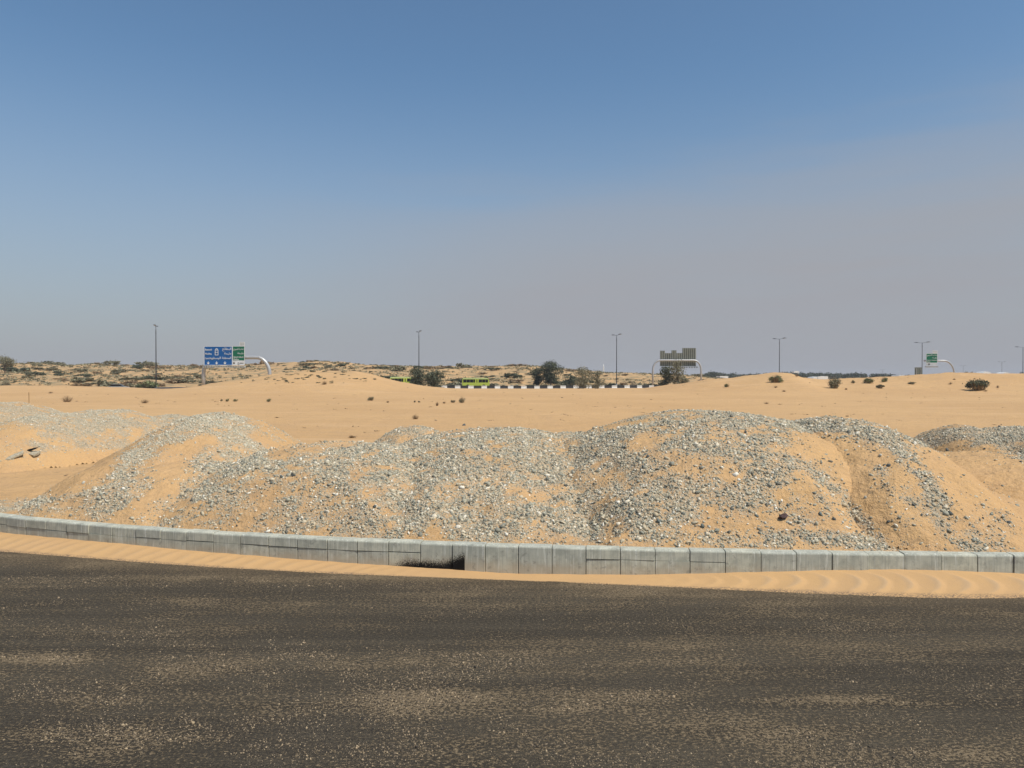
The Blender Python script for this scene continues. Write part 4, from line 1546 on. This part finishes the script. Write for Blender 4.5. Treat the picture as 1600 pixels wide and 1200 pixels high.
def barrier_mesh(length, mat):
    b = MB()
    n = len(PB)
    V = [(-length / 2, y, z) for y, z in PB] + [(length / 2, y, z) for y, z in PB]
    Fc = [tuple(range(n)), tuple(range(2 * n - 1, n - 1, -1))] + [(i, i + n, (i + 1) % n + n, (i + 1) % n) for i in range(n)]
    b.add(V, Fc)
    me = bpy.data.meshes.new('barrier_block')
    me.from_pydata(b.v, [], b.f)
    me.materials.append(mat)
    return me


bwhite, bblack = barrier_mesh(1.30, M['white_paint']), barrier_mesh(1.80, M['black_paint'])
x = at(690, 605, 176).x
white = True
while x < at(1050, 605, 186).x:
    L = 1.30 if white else 1.80
    xc = x + L / 2
    yc = float(np.interp(xc, [-20, 5, 30, 45], [176, 177, 181, 187]))
    o = link('barrier_block', bwhite if white else bblack)
    o.location = (xc, yc, max(float(ground(xc, yc)) - .05, zat(607.8, yc)))
    o.rotation_euler = (0, 0, random.uniform(-.03, .03))
    c = 'white' if white else 'black'
    tag(o, f'{c} painted concrete barrier block in the row along the highway', 'barrier', f'{c} painted barrier blocks')
    x += L + 0.03
    white = not white

# ------------------------------------------------------------ street lamps
def street_lamp():
    root = empty('street_lamp', (0, 0, 0))
    b = MB()
    b.tube([(0, 0, 0), (0, 0, .9)], [.20, .20], 10)
    b.tube([(0, 0, .9), (0, 0, 12.6), (0, 0, 12.62), (0, 0, 14.2)], [.125, .085, .115, .10], 10)
    b.build('pole', M['pole'], root, True)
    b = MB()
    b.box(-.3, .3, -.3, .3, -.25, .08)
    b.build('footing', M['kerb'], root)
    for s in (1, -1):
        b = MB()
        b.tube([(0, 0, 14.0), (s * .5, 0, 14.12), (s * 1.7, 0, 14.25)], [.05, .045, .04], 8)
        a = b.build('arm', M['pole'], root, True)
        b = MB()
        b.prism([(s * 1.5, 14.18), (s * 2.6, 14.28), (s * 2.75, 14.33), (s * 2.6, 14.41), (s * 1.7, 14.40), (s * 1.5, 14.34)][::s], -.20, .20)
        h_ = b.build('lamp_head', M['lamp_head'], a)
        b = MB()
        b.prism([(s * 1.75, 14.17), (s * 2.5, 14.24), (s * 2.5, 14.265), (s * 1.75, 14.195)][::s], -.15, .15)
        b.build('lens', M['glassy'], a)
    return root


LL = [(243.5, 508.5, 166, 'leftmost street lamp, tallest against the sky left of the blue sign'), (654.5, 517.5, 187, 'second street lamp, rising behind the two dark bushy trees'),
      (963.5, 522.5, 201, 'third street lamp, behind the painted barrier left of the sign seen from behind'), (1218, 528.5, 221, 'fourth street lamp, rising behind the dune peak'),
      (1441, 534.5, 246, 'fifth street lamp, beside the grey sign back'), (1598.5, 541.5, 283, 'rightmost street lamp, cut by the right edge of the photograph')]
proto = street_lamp()
for k, (px_, yt, D_, lab) in enumerate(LL):
    o = proto if k == 0 else copy_tree(proto)
    q = at(px_, yt, D_)
    o.location = (q.x, D_, q.z - 14.35)
    sl_ = (float(hw(q.x + 5)) - float(hw(q.x - 5))) / 10
    o.rotation_euler = (0, 0, math.atan2(-1, sl_) + (0 if k < 6 else 0))
    tag(o, lab, 'street lamp', 'street lamps along the highway')
for px_, yt, D_, lab in ((1565.5, 565, 560, 'tiny far street lamp left of the rightmost tall lamp'), (1505, 571, 700, 'faint tiny street lamp far beyond the cantilever sign post'),
                         (1379, 577, 760, 'faint tiny street lamp above the distant wood')):
    o = copy_tree(proto)
    q = at(px_, yt, D_)
    o.location = (q.x, D_, q.z - 14.35)
    o.rotation_euler = (0, 0, math.radians(-60))
    tag(o, lab, 'street lamp', 'far street lamps')
# slender white mast behind the trees
q = at(943, 584, 330)
b = MB()
b.tube([(0, 0, -4), (0, 0, zat(573, 330) - q.z), (0, 0, zat(569, 330) - q.z)], [.28, .24, .05], 10)
b2 = tag(b.build('white_mast', M['white_wall'], None, True, q), 'slender white mast on the skyline between two grey trees', 'mast')

# ------------------------------------------------------------ lettering
AR = {  # letter: isolated, final, initial, medial
    'ا': ('\uFE8D', '\uFE8E', None, None), 'ل': ('\uFEDD', '\uFEDE', '\uFEDF', '\uFEE0'), 'ب': ('\uFE8F', '\uFE90', '\uFE91', '\uFE92'),
    'ط': ('\uFEC1', '\uFEC2', '\uFEC3', '\uFEC4'), 'ئ': ('\uFE89', '\uFE8A', '\uFE8B', '\uFE8C'), 'ح': ('\uFEA1', '\uFEA2', '\uFEA3', '\uFEA4'),
    'م': ('\uFEE1', '\uFEE2', '\uFEE3', '\uFEE4'), 'ي': ('\uFEF1', '\uFEF2', '\uFEF3', '\uFEF4'), 'ة': ('\uFE93', '\uFE94', None, None),
    'ن': ('\uFEE5', '\uFEE6', '\uFEE7', '\uFEE8'), 'ق': ('\uFED5', '\uFED6', '\uFED7', '\uFED8'), 'و': ('\uFEED', '\uFEEE', None, None),
    'س': ('\uFEB1', '\uFEB2', '\uFEB3', '\uFEB4'), 'ى': ('\uFEEF', '\uFEF0', None, None), 'ض': ('\uFEBD', '\uFEBE', '\uFEBF', '\uFEC0'),
    'ر': ('\uFEAD', '\uFEAE', None, None), 'خ': ('\uFEA5', '\uFEA6', '\uFEA7', '\uFEA8'), 'ج': ('\uFE9D', '\uFE9E', '\uFE9F', '\uFEA0')}


def arabic(s):
    out = []
    for w in s.split(' '):
        g = []
        for i, ch in enumerate(w):
            iso, fin, ini, med = AR[ch]
            joined_prev = i > 0 and AR[w[i - 1]][2] is not None
            joins_next = i < len(w) - 1 and ini is not None
            g.append(med if joined_prev and joins_next else fin if joined_prev else ini if joins_next else iso)
        out.append(''.join(reversed(g)))
    return ' '.join(reversed(out))


def text_mesh(body, size, mat, align='LEFT', width=None):
    cu = bpy.data.curves.new('lettering', 'FONT')
    cu.body = body
    cu.size = size
    cu.align_x = align
    cu.extrude = 0.01
    cu.offset = 0.004 * size
    cu.resolution_u = 3
    o = bpy.data.objects.new('tmp', cu)
    COL.objects.link(o)
    bpy.context.view_layer.update()
    me = bpy.data.meshes.new_from_object(o.evaluated_get(bpy.context.evaluated_depsgraph_get()))
    bpy.data.objects.remove(o)
    me.materials.clear()
    me.materials.append(mat)
    if width and len(me.vertices):
        xs_ = [v.co.x for v in me.vertices]
        w_ = max(xs_) - min(xs_)
        k_ = width / w_
        for v in me.vertices:
            v.co.x *= k_
    return me


def put_text(parent, body, size, mat, x, z, y, align='LEFT', width=None):
    me = text_mesh(body, size, mat, align, width)
    o = link('lettering', me, parent, (x, y, z))
    o.rotation_euler = (math.pi / 2, 0, 0)
    return o


# ------------------------------------------------------------ overhead signs
def portal_path(xl, xr, z0l, z0r, zt, r, y=0.0, q=1.3):
    P = [(xl, y, z0l)] if xl is not None else []
    if xl is not None:
        P.append((xl, y, zt - r * q))
        P += [(xl + r - r * math.cos(a), y, zt - r * q + r * q * math.sin(a)) for a in [math.pi / 2 * k / 10 for k in range(1, 11)]]
    P += [(xr - r + r * math.sin(a), y, zt - r * q + r * q * math.cos(a)) for a in [math.pi / 2 * k / 10 for k in range(0, 11)]]
    P.append((xr, y, z0r))
    return P


def panel(parent, name, mat, x0, x1, z0, z1, y, th=.08, frame=True):
    b = MB()
    b.box(x0 + .05, x1 - .05, y, y + th, z0 + .05, z1 - .05)
    p = b.build(name, mat, parent)
    if frame:
        b = MB()
        w = .07
        b.box(x0, x1, y - .012, y + th * .8, z1 - w, z1)
        b.box(x0, x1, y - .012, y + th * .8, z0, z0 + w)
        b.box(x0, x0 + w, y - .012, y + th * .8, z0 + w, z1 - w)
        b.box(x1 - w, x1, y - .012, y + th * .8, z0 + w, z1 - w)
        b.build('border', M['sign_white'], p)
    return p


def walkway(parent, x0, x1, z, y, n, mat='sign_grey'):
    b = MB()
    b.box(x0, x1, y - .35, y + .45, z - .07, z)
    for k in range(n + 1):
        x = x0 + (x1 - x0) * k / n
        b.box(x - .05, x + .05, y - .40, y + .30, z - .30, z - .07)
    b.box(x0, x1, y - .38, y - .33, z - .33, z - .28)
    return b.build('catwalk', M[mat], parent)


def arrow(parent, x, z, s, mat, rot=0.0, y=-.03):
    b = MB()
    b.prism([(-.10 * s, .5 * s), (-.10 * s, .05 * s), (-.45 * s, .12 * s), (-.45 * s, .02 * s), (0, -.5 * s), (.45 * s, .02 * s), (.45 * s, .12 * s), (.10 * s, .05 * s), (.10 * s, .5 * s)], -.01, .01)
    o = b.build('arrow', mat, parent)
    o.location = (x, y, z)
    o.rotation_euler = (0, rot, 0)
    return o


# sign 1: facing the camera
D1 = 150.0
k1 = D1 / F
root = empty('overhead_sign', (at(370, 600, D1).x, D1, float(ground(at(370, 600, D1).x, D1))))
O1 = root.location
tag(root, 'blue and green overhead road sign on a white pipe portal, facing the road at left', 'road sign')


def L1(px, py):
    q = at(px, py, D1)
    return q.x - O1.x, q.z - O1.z


xl, _ = L1(318, 600)
xr, _ = L1(421.5, 590)
_, zt = L1(370, 558.5)
b = MB()
b.tube(portal_path(xl, xr, -0.8, -0.8, zt, 2.7), .36, 18)
b.build('portal_frame', M['steel'], root, True)
b = MB()
for xx, zz in ((L1(405, 558)[0], zt),):
    b.tube([(xx - .06, 0, zz), (xx + .06, 0, zz)], .40, 18)
b.build('flange', M['steel'], root, True)
bx0, bz0 = L1(321, 570.8)
bx1, bz1 = L1(364.8, 541.2)
YF = -.65
pb = panel(root, 'blue_panel', M['sign_blue'], bx0, bx1, bz0, bz1, YF)
gx0, gz0 = L1(365.2, 563.8)
gx1, gz1 = L1(384, 541.0)
pg = panel(root, 'green_panel', M['sign_green'], gx0, gx1, gz0, gz1, YF)
wx0, wz0 = L1(365.2, 571.0)
pw = panel(root, 'lane_panel', M['sign_white'], gx0, gx1, wz0, gz0 - .02, YF, frame=False)
tx0, tz0 = L1(376.3, 541.0)
tx1, tz1 = L1(384, 534.6)
pt = panel(root, 'exit_panel', M['sign_grey'], tx0, tx1, tz0 + .02, tz1, YF)
# outline of the exit panel
b = MB()
b.box(bx0, gx1, YF + .10, YF + .22, zt + .5, zt + .65)
b.box(bx0, gx1, YF + .10, YF + .22, zt - .65, zt - .5)
for k in range(6):
    x = bx0 + .5 + (gx1 - bx0 - 1) * k / 5
    b.box(x - .06, x + .06, YF + .225, YF + .40, bz0 + .2, bz1 - .2)
b.build('bracing', M['sign_rib'], root)
walkway(root, bx0 - .1, gx1 + .05, L1(340, 571.8)[1], YF, 17)
ty = YF - .03
W = M['sign_white']
put_text(pb, 'Bataeh', .54, W, bx0 + .16, L1(0, 547.8)[1], ty)
put_text(pb, 'Maliha', .54, W, bx0 + .16, L1(0, 554.3)[1], ty)
put_text(pb, 'Central Region', .52, W, bx0 + .16, L1(0, 561.3)[1], ty, width=L1(337, 0)[0] - L1(322, 0)[0])
put_text(pb, arabic('البطائح'), .66, W, bx1 - .18, L1(0, 547.0)[1], ty, 'RIGHT')
put_text(pb, arabic('مليحة'), .62, W, bx1 - .18, L1(0, 554.0)[1], ty, 'RIGHT')
put_text(pb, arabic('المنطقة الوسطى'), .62, W, bx1 - .18, L1(0, 561.0)[1], ty, 'RIGHT')
# white route shield
sx, sz = L1(340.5, 549.8)
b = MB()
oc = [(-.34, -.70), (.34, -.70), (.34, .30), (.22, .58), (0, .70), (-.22, .58), (-.34, .30)]
ic = [(-.24, -.60), (.24, -.60), (.24, .27), (.15, .48), (0, .58), (-.15, .48), (-.24, .27)]
n = 7
V = [(x, -.012, z) for x, z in oc] + [(x, -.012, z) for x, z in ic] + [(x, .012, z) for x, z in oc] + [(x, .012, z) for x, z in ic]
Fc = []
for i in range(n):
    j = (i + 1) % n
    Fc += [(i, j, j + n, i + n), (i + 2 * n, i + 3 * n, j + 3 * n, j + 2 * n), (i, i + 2 * n, j + 2 * n, j), (i + n, j + n, j + 3 * n, i + 3 * n)]
b.add(V, Fc)
b.prism([(-.24, -.18), (.24, -.18), (.24, -.10), (-.24, -.10)], -.011, .011)
b.prism([(-.16, .12), (0, .48), (.16, .12), (.10, .12), (0, .34), (-.10, .12)], -.009, .009)
sh = b.build('route_shield', W, pb)
sh.location = (sx, ty, sz)
for pxa in (327.5, 340.5, 353.5):
    ax, az = L1(pxa, 567.2)
    arrow(pb, ax, az, .62, W, 0, ty)
GW = gx1 - gx0 - .4
put_text(pg, arabic('ضاحية السيوح'), .52, W, gx1 - .18, L1(0, 546.8)[1], ty, 'RIGHT', GW)
put_text(pg, arabic('مليحة'), .54, W, gx1 - .18, L1(0, 553.4)[1], ty, 'RIGHT')
put_text(pg, 'Siyouh Suburb', .42, W, gx0 + .18, L1(0, 559.0)[1], ty, 'LEFT', GW)
put_text(pg, 'Maliha', .42, W, gx0 + .18, L1(0, 562.6)[1], ty)
ax, az = L1(367.6, 567.2)
arrow(pw, ax, az, .5, M['sign_black'], 0, ty)
put_text(pw, arabic('مخرج'), .55, M['sign_black'], L1(371, 0)[0], L1(0, 568.2)[1], ty)
put_text(pt, arabic('مخرج'), .42, W, L1(383, 0)[0], L1(0, 537.6)[1], ty, 'RIGHT')
put_text(pt, 'Exit', .36, W, L1(383, 0)[0], L1(0, 540.2)[1], ty, 'RIGHT')

# sign 2: seen from behind
D2 = 188.0
root = empty('overhead_sign', (at(1058, 600, D2).x, D2, float(ground(at(1058, 600, D2).x, D2))))
O2 = root.location
tag(root, 'overhead road sign on a white pipe portal seen from behind, ribbed grey boards', 'road sign')


def L2(px, py):
    q = at(px, py, D2)
    return q.x - O2.x, q.z - O2.z


xl, _ = L2(1020, 600)
xr, _ = L2(1095.5, 590)
_, zt = L2(0, 563)
b = MB()
b.tube(portal_path(xl, xr, -.8, -.8, zt, 1.9), .23, 18)
b.build('portal_frame', M['steel'], root, True)
for a, c, tp in ((1032, 1040, 547.8), (1040, 1050, 551.6), (1050, 1058, 547.2), (1058, 1067, 551.4), (1067, 1088.5, 543.6)):
    x0, z0 = L2(a, 572.0)
    x1, z1 = L2(c, tp)
    b = MB()
    b.box(x0 + .01, x1 - .01, .62, .68, z0, z1)
    p = b.build('back_panel', M['sign_back'], root)
    nr = max(2, int(round((c - a) / 3.1)))
    for k in range(nr):
        x = x0 + (x1 - x0) * (k + .5) / nr
        b = MB()
        b.box(x - .11, x + .11, .44, .615, z0 + .05, z1 - .05)
        b.build('rib', M['sign_rib'], p)
x0, z0 = L2(1034, 572.8)
walkway(root, x0, L2(1091, 0)[0], z0, .3, 14, 'sign_back')

# sign 3: cantilever with green board
D3 = 190.0
root = empty('overhead_sign', (at(1491, 600, D3).x, D3, float(ground(at(1491, 600, D3).x, D3))))
O3 = root.location
tag(root, 'green overhead road sign hung from a single bent white pipe at right', 'road sign')


def L3(px, py):
    q = at(px, py, D3)
    return q.x - O3.x, q.z - O3.z


_, zt = L3(0, 563.6)
P = [(L3(1447, 0)[0], 0, zt)] + portal_path(None, 0.0, 0, -1.2, zt, 2.7)
b = MB()
b.tube(P, .21, 18)
b.build('cantilever_pipe', M['steel'], root, True)
gx0, gz0 = L3(1445.5, 567.2)
gx1, gz1 = L3(1463.3, 552.2)
pg = panel(root, 'green_panel', M['sign_green'], gx0, gx1, gz0, gz1, -.45)
_, wz0 = L3(0, 571.6)
pw = panel(root, 'lane_panel', M['sign_grey'], gx0, gx1, wz0, gz0 - .02, -.45, frame=False)
tx0, tz1 = L3(1456, 548.0)
pt = panel(root, 'exit_panel', M['sign_grey'], tx0, gx1, gz1 + .02, tz1, -.45)
walkway(root, gx0 - .1, gx1, L3(0, 572.2)[1], -.45, 7)
ty = -.48
GW = gx1 - gx0 - .4
put_text(pg, arabic('ضاحية السيوح'), .5, W, gx1 - .18, L3(0, 555.8)[1], ty, 'RIGHT', GW)
put_text(pg, arabic('مليحة'), .5, W, gx1 - .18, L3(0, 560.0)[1], ty, 'RIGHT')
put_text(pg, 'Siyouh Suburb', .36, W, gx0 + .18, L3(0, 563.6)[1], ty, 'LEFT', GW)
put_text(pg, 'Maliha', .34, W, gx0 + .18, L3(0, 566.2)[1], ty)
ax, az = L3(1450, 569.2)
arrow(pw, ax, az, .55, M['sign_black'], math.radians(205), ty)

# grey back of a small board beside the fifth lamp
D4 = 186.0
q = at(1435, 588, D4)
root = empty('board_sign', (q.x, D4, float(ground(q.x, D4))))
tag(root, 'small square grey sign board seen from behind beside the fifth street lamp', 'road sign')
zt_, zb_ = zat(574.3, D4) - root.location.z, zat(588, D4) - root.location.z
b = MB()
b.box(-.92, .92, 0, .06, zb_, zt_)
p = b.build('back_panel', M['sign_back'], root)
b = MB()
b.box(-.96, .96, -.02, .08, zt_ + .003, zt_ + .06)
b.build('top_rail', M['sign_rib'], p)
for x in (-.55, .55):
    b = MB()
    b.tube([(x, -.08, -1), (x, -.08, zt_ - .2)], .06, 8)
    b.build('post', M['steel'], root)

# ------------------------------------------------------------ buses
def bus_proto(L=6.9, H=2.5):
    root = empty('minibus', (0, 0, 0))
    w = 1.05
    b = MB()
    b.prism([(-L / 2, .38), (-L / 2 + .06, 1.25), (-L / 2 + .10, H - .35), (L / 2 - .28, H - .35), (L / 2 - .05, 1.35), (L / 2, 1.0), (L / 2, .38)], -w, w)
    body = b.build('body', M['bus_green'], root)
    b = MB()
    b.prism([(-L / 2 + .10, H - .345), (-L / 2 + .22, H - .12), (-L / 2 + .5, H - .02), (L / 2 - .8, H - .02), (L / 2 - .45, H - .14), (L / 2 - .28, H - .345)], -w + .03, w - .03)
    b.build('roof', M['bus_pale'], root)
    segs = [(-L / 2 + .28, -L / 2 + 1.1), (-L / 2 + 1.14, -L / 2 + 1.96), (-L / 2 + 2.0, -L / 2 + 2.82), (-L / 2 + 2.86, -L / 2 + 3.25),
            (-L / 2 + 3.62, -L / 2 + 3.80), (-L / 2 + 4.15, -L / 2 + 5.0), (-L / 2 + 5.04, -L / 2 + 5.85), (-L / 2 + 5.89, -L / 2 + 6.5)]
    for s in (-1, 1):
        for a, c in segs:
            b = MB()
            y = s * (w + .004)
            b.box(a, c, min(y, y - s * .02), max(y, y - s * .02), 1.28, 2.08)
            b.build('window', M['window'], body)
    b = MB()
    b.prism([(L / 2 - .045, 1.38), (L / 2 - .255, 2.10), (L / 2 - .225, 2.12), (L / 2 - .012, 1.38)], -w + .1, w - .1)
    b.build('windscreen', M['window'], body)
    b = MB()
    b.box(-L / 2 - .012 + .05, -L / 2 + .09, -w + .15, w - .15, 1.30, 2.0)
    b.build('rear_window', M['window'], body)
    for s in (-1, 1):
        b = MB()
        b.box(L / 2 - .02, L / 2 + .02, s * .75 - .16, s * .75 + .16, .78, .96)
        b.build('headlight', M['lens_clear'], body)
        b = MB()
        b.box(-L / 2 - .015, -L / 2 + .03, s * .85 - .1, s * .85 + .1, .8, 1.15)
        b.build('tail_light', M['lens_red'], body)
    for xx, ww in ((L / 2 - .1, 'front'), (-L / 2 + .05, 'rear')):
        b = MB()
        b.box(xx - .12, xx + .14, -w - .01, w + .01, .32, .58, .03)
        b.build('bumper', M['pole'], root)
    for xx in (-L / 2 + 1.45, L / 2 - 1.45):
        for s in (-1, 1):
            b = MB()
            b.wheel(xx, s * .92, .40, .40, .28)
            wh = b.build('wheel', M['tyre'], root, True)
            b = MB()
            b.wheel(xx, s * 1.065, .40, .21, .03, 14)
            b.build('rim', M['rim'], wh)
    return root


bp = bus_proto()
qb = at(743.5, 605.5, 186)
bp.location = (qb.x, 186, zat(605.6, 186))
bp.rotation_euler = (0, 0, math.radians(3))
tag(bp, 'yellow green minibus fully in view on the highway', 'bus', 'yellow green buses on the highway')
b2 = copy_tree(bp)
q2 = at(632, 605.5, 182)
b2.location = (q2.x, 181, zat(605.2, 181) + .1)
b2.rotation_euler = (0, 0, math.radians(12))
tag(b2, 'yellow green minibus half hidden by the sand ridge and the left bushy tree', 'bus', 'yellow green buses on the highway')

# silver car almost hidden by the edge of the plain on the left
root = empty('parked_car', (0, 0, 0))
b = MB()
b.prism([(-2.2, .3), (-2.2, .85), (-1.6, .98), (1.0, .98), (2.05, .80), (2.2, .6), (2.2, .3)], -.88, .88)
body = b.build('body', M['car_paint'], root)
b = MB()
b.prism([(-1.75, .983), (-1.15, 1.42), (.35, 1.44), (1.15, .983)], -.76, .76)
b.build('cabin', M['window'], body)
b = MB()
b.prism([(-1.2, 1.423), (-1.05, 1.47), (.25, 1.49), (.42, 1.445)], -.78, .78)
b.build('roof', M['car_paint'], root)
for xx in (-1.35, 1.35):
    for s in (-1, 1):
        b = MB()
        b.wheel(xx, s * .80, .32, .32, .2)
        wh = b.build('wheel', M['tyre'], root, True)
        b = MB()
        b.wheel(xx, s * .905, .32, .19, .02, 12)
        b.build('rim', M['rim'], wh)
for s in (-1, 1):
    b = MB()
    b.box(2.13, 2.205, s * .62 - .14, s * .62 + .14, .58, .70)
    b.build('headlight', M['lens_clear'], body)
qc = at(185, 606, 160)
root.location = (qc.x, 160, zat(600.0, 160) - 1.49)
root.rotation_euler = (0, 0, math.radians(18))
tag(root, 'silver car with only its roof showing above the edge of the plain at left', 'car')

# ------------------------------------------------------------ thin desert haze
b = MB()
b.box(-1500, 1500, -60, 3200, -1.2, 24)
hz = bpy.data.materials.new('haze_air')
hz.use_nodes = True
hz.node_tree.nodes.clear()
ho_ = hz.node_tree.nodes.new('ShaderNodeOutputMaterial')
hv_ = hz.node_tree.nodes.new('ShaderNodeVolumePrincipled')
hv_.inputs['Color'].default_value = (0.86, 0.89, 0.95, 1)
hv_.inputs['Density'].default_value = 0.00020
hz.node_tree.links.new(hv_.outputs[0], ho_.inputs['Volume'])
tag(b.build('haze', hz), kind='stuff')

# ------------------------------------------------------------ far white buildings on the right
def white_building(name, px0, px1, ytop, D, pts, label, wins=0, cat='building', depth=8.0):
    x0, x1 = at(px0, 588, D).x, at(px1, 588, D).x
    zt = zat(ytop, D)
    root = empty(name, ((x0 + x1) / 2, D, 0))
    tag(root, label, cat)
    W = x1 - x0
    prof = [(-W / 2, -.5), (W / 2, -.5)] + [(W * (u - .5), zt * v) for u, v in pts]
    b = MB()
    b.prism(prof, 0, depth)
    wl_ = b.build('wall', M['white_wall'], root)
    for k in range(wins):
        x = -W * .25 + W * .5 * (k + .5) / wins
        b = MB()
        b.box(x - .6, x + .6, -.06, -.003, zt * .25, zt * .62)
        b.build('window', M['window'], wl_)
    return root


white_building('portable_cabin', 1125, 1138, 587.6, 420, [(1, 1), (0, 1)], 'low white cabin in front of the distant wood, near its left end', 0, 'cabin')
white_building('white_shed', 1269, 1277.3, 588.8, 380, [(1, .98), (.85, 1), (.35, .92), (0, .5)], 'white shed with a sloping left end before the distant wood', 0, 'shed')
white_building('white_shed', 1278.3, 1294, 587.9, 380, [(1, .92), (.95, 1), (.4, .95), (0, .98)], 'longer white shed right of the one with the sloping end', 0, 'shed')
white_building('white_villa', 1240.5, 1248.5, 579.8, 900, [(1, 1), (.1, 1.0), (0, .9)], 'tiny white building showing above the trees of the distant wood', 0, 'building')
white_building('white_shed', 1404, 1413.5, 586.2, 420, [(1, .9), (.9, 1), (.1, 1), (0, .9)], 'tiny white roof at the right end of the distant wood', 0, 'shed')
white_building('white_villa', 1531, 1556, 580.6, 480, [(1, .62), (.80, .66), (.66, .9), (.5, 1), (.3, .97), (.12, .72), (0, .70)], 'wide white villa roof on the skyline right of the cantilever sign', 3, 'building')
white_building('white_dome', 1565, 1580, 581.6, 520, [(1, .55), (.88, .8), (.7, .95), (.5, 1), (.3, .95), (.12, .8), (0, .55)], 'shallow white dome on the skyline near the right edge', 0, 'building')

print('objects', len(bpy.data.objects), 'tris approx', sum(len(o.data.polygons) for o in bpy.data.objects if o.type == 'MESH'))
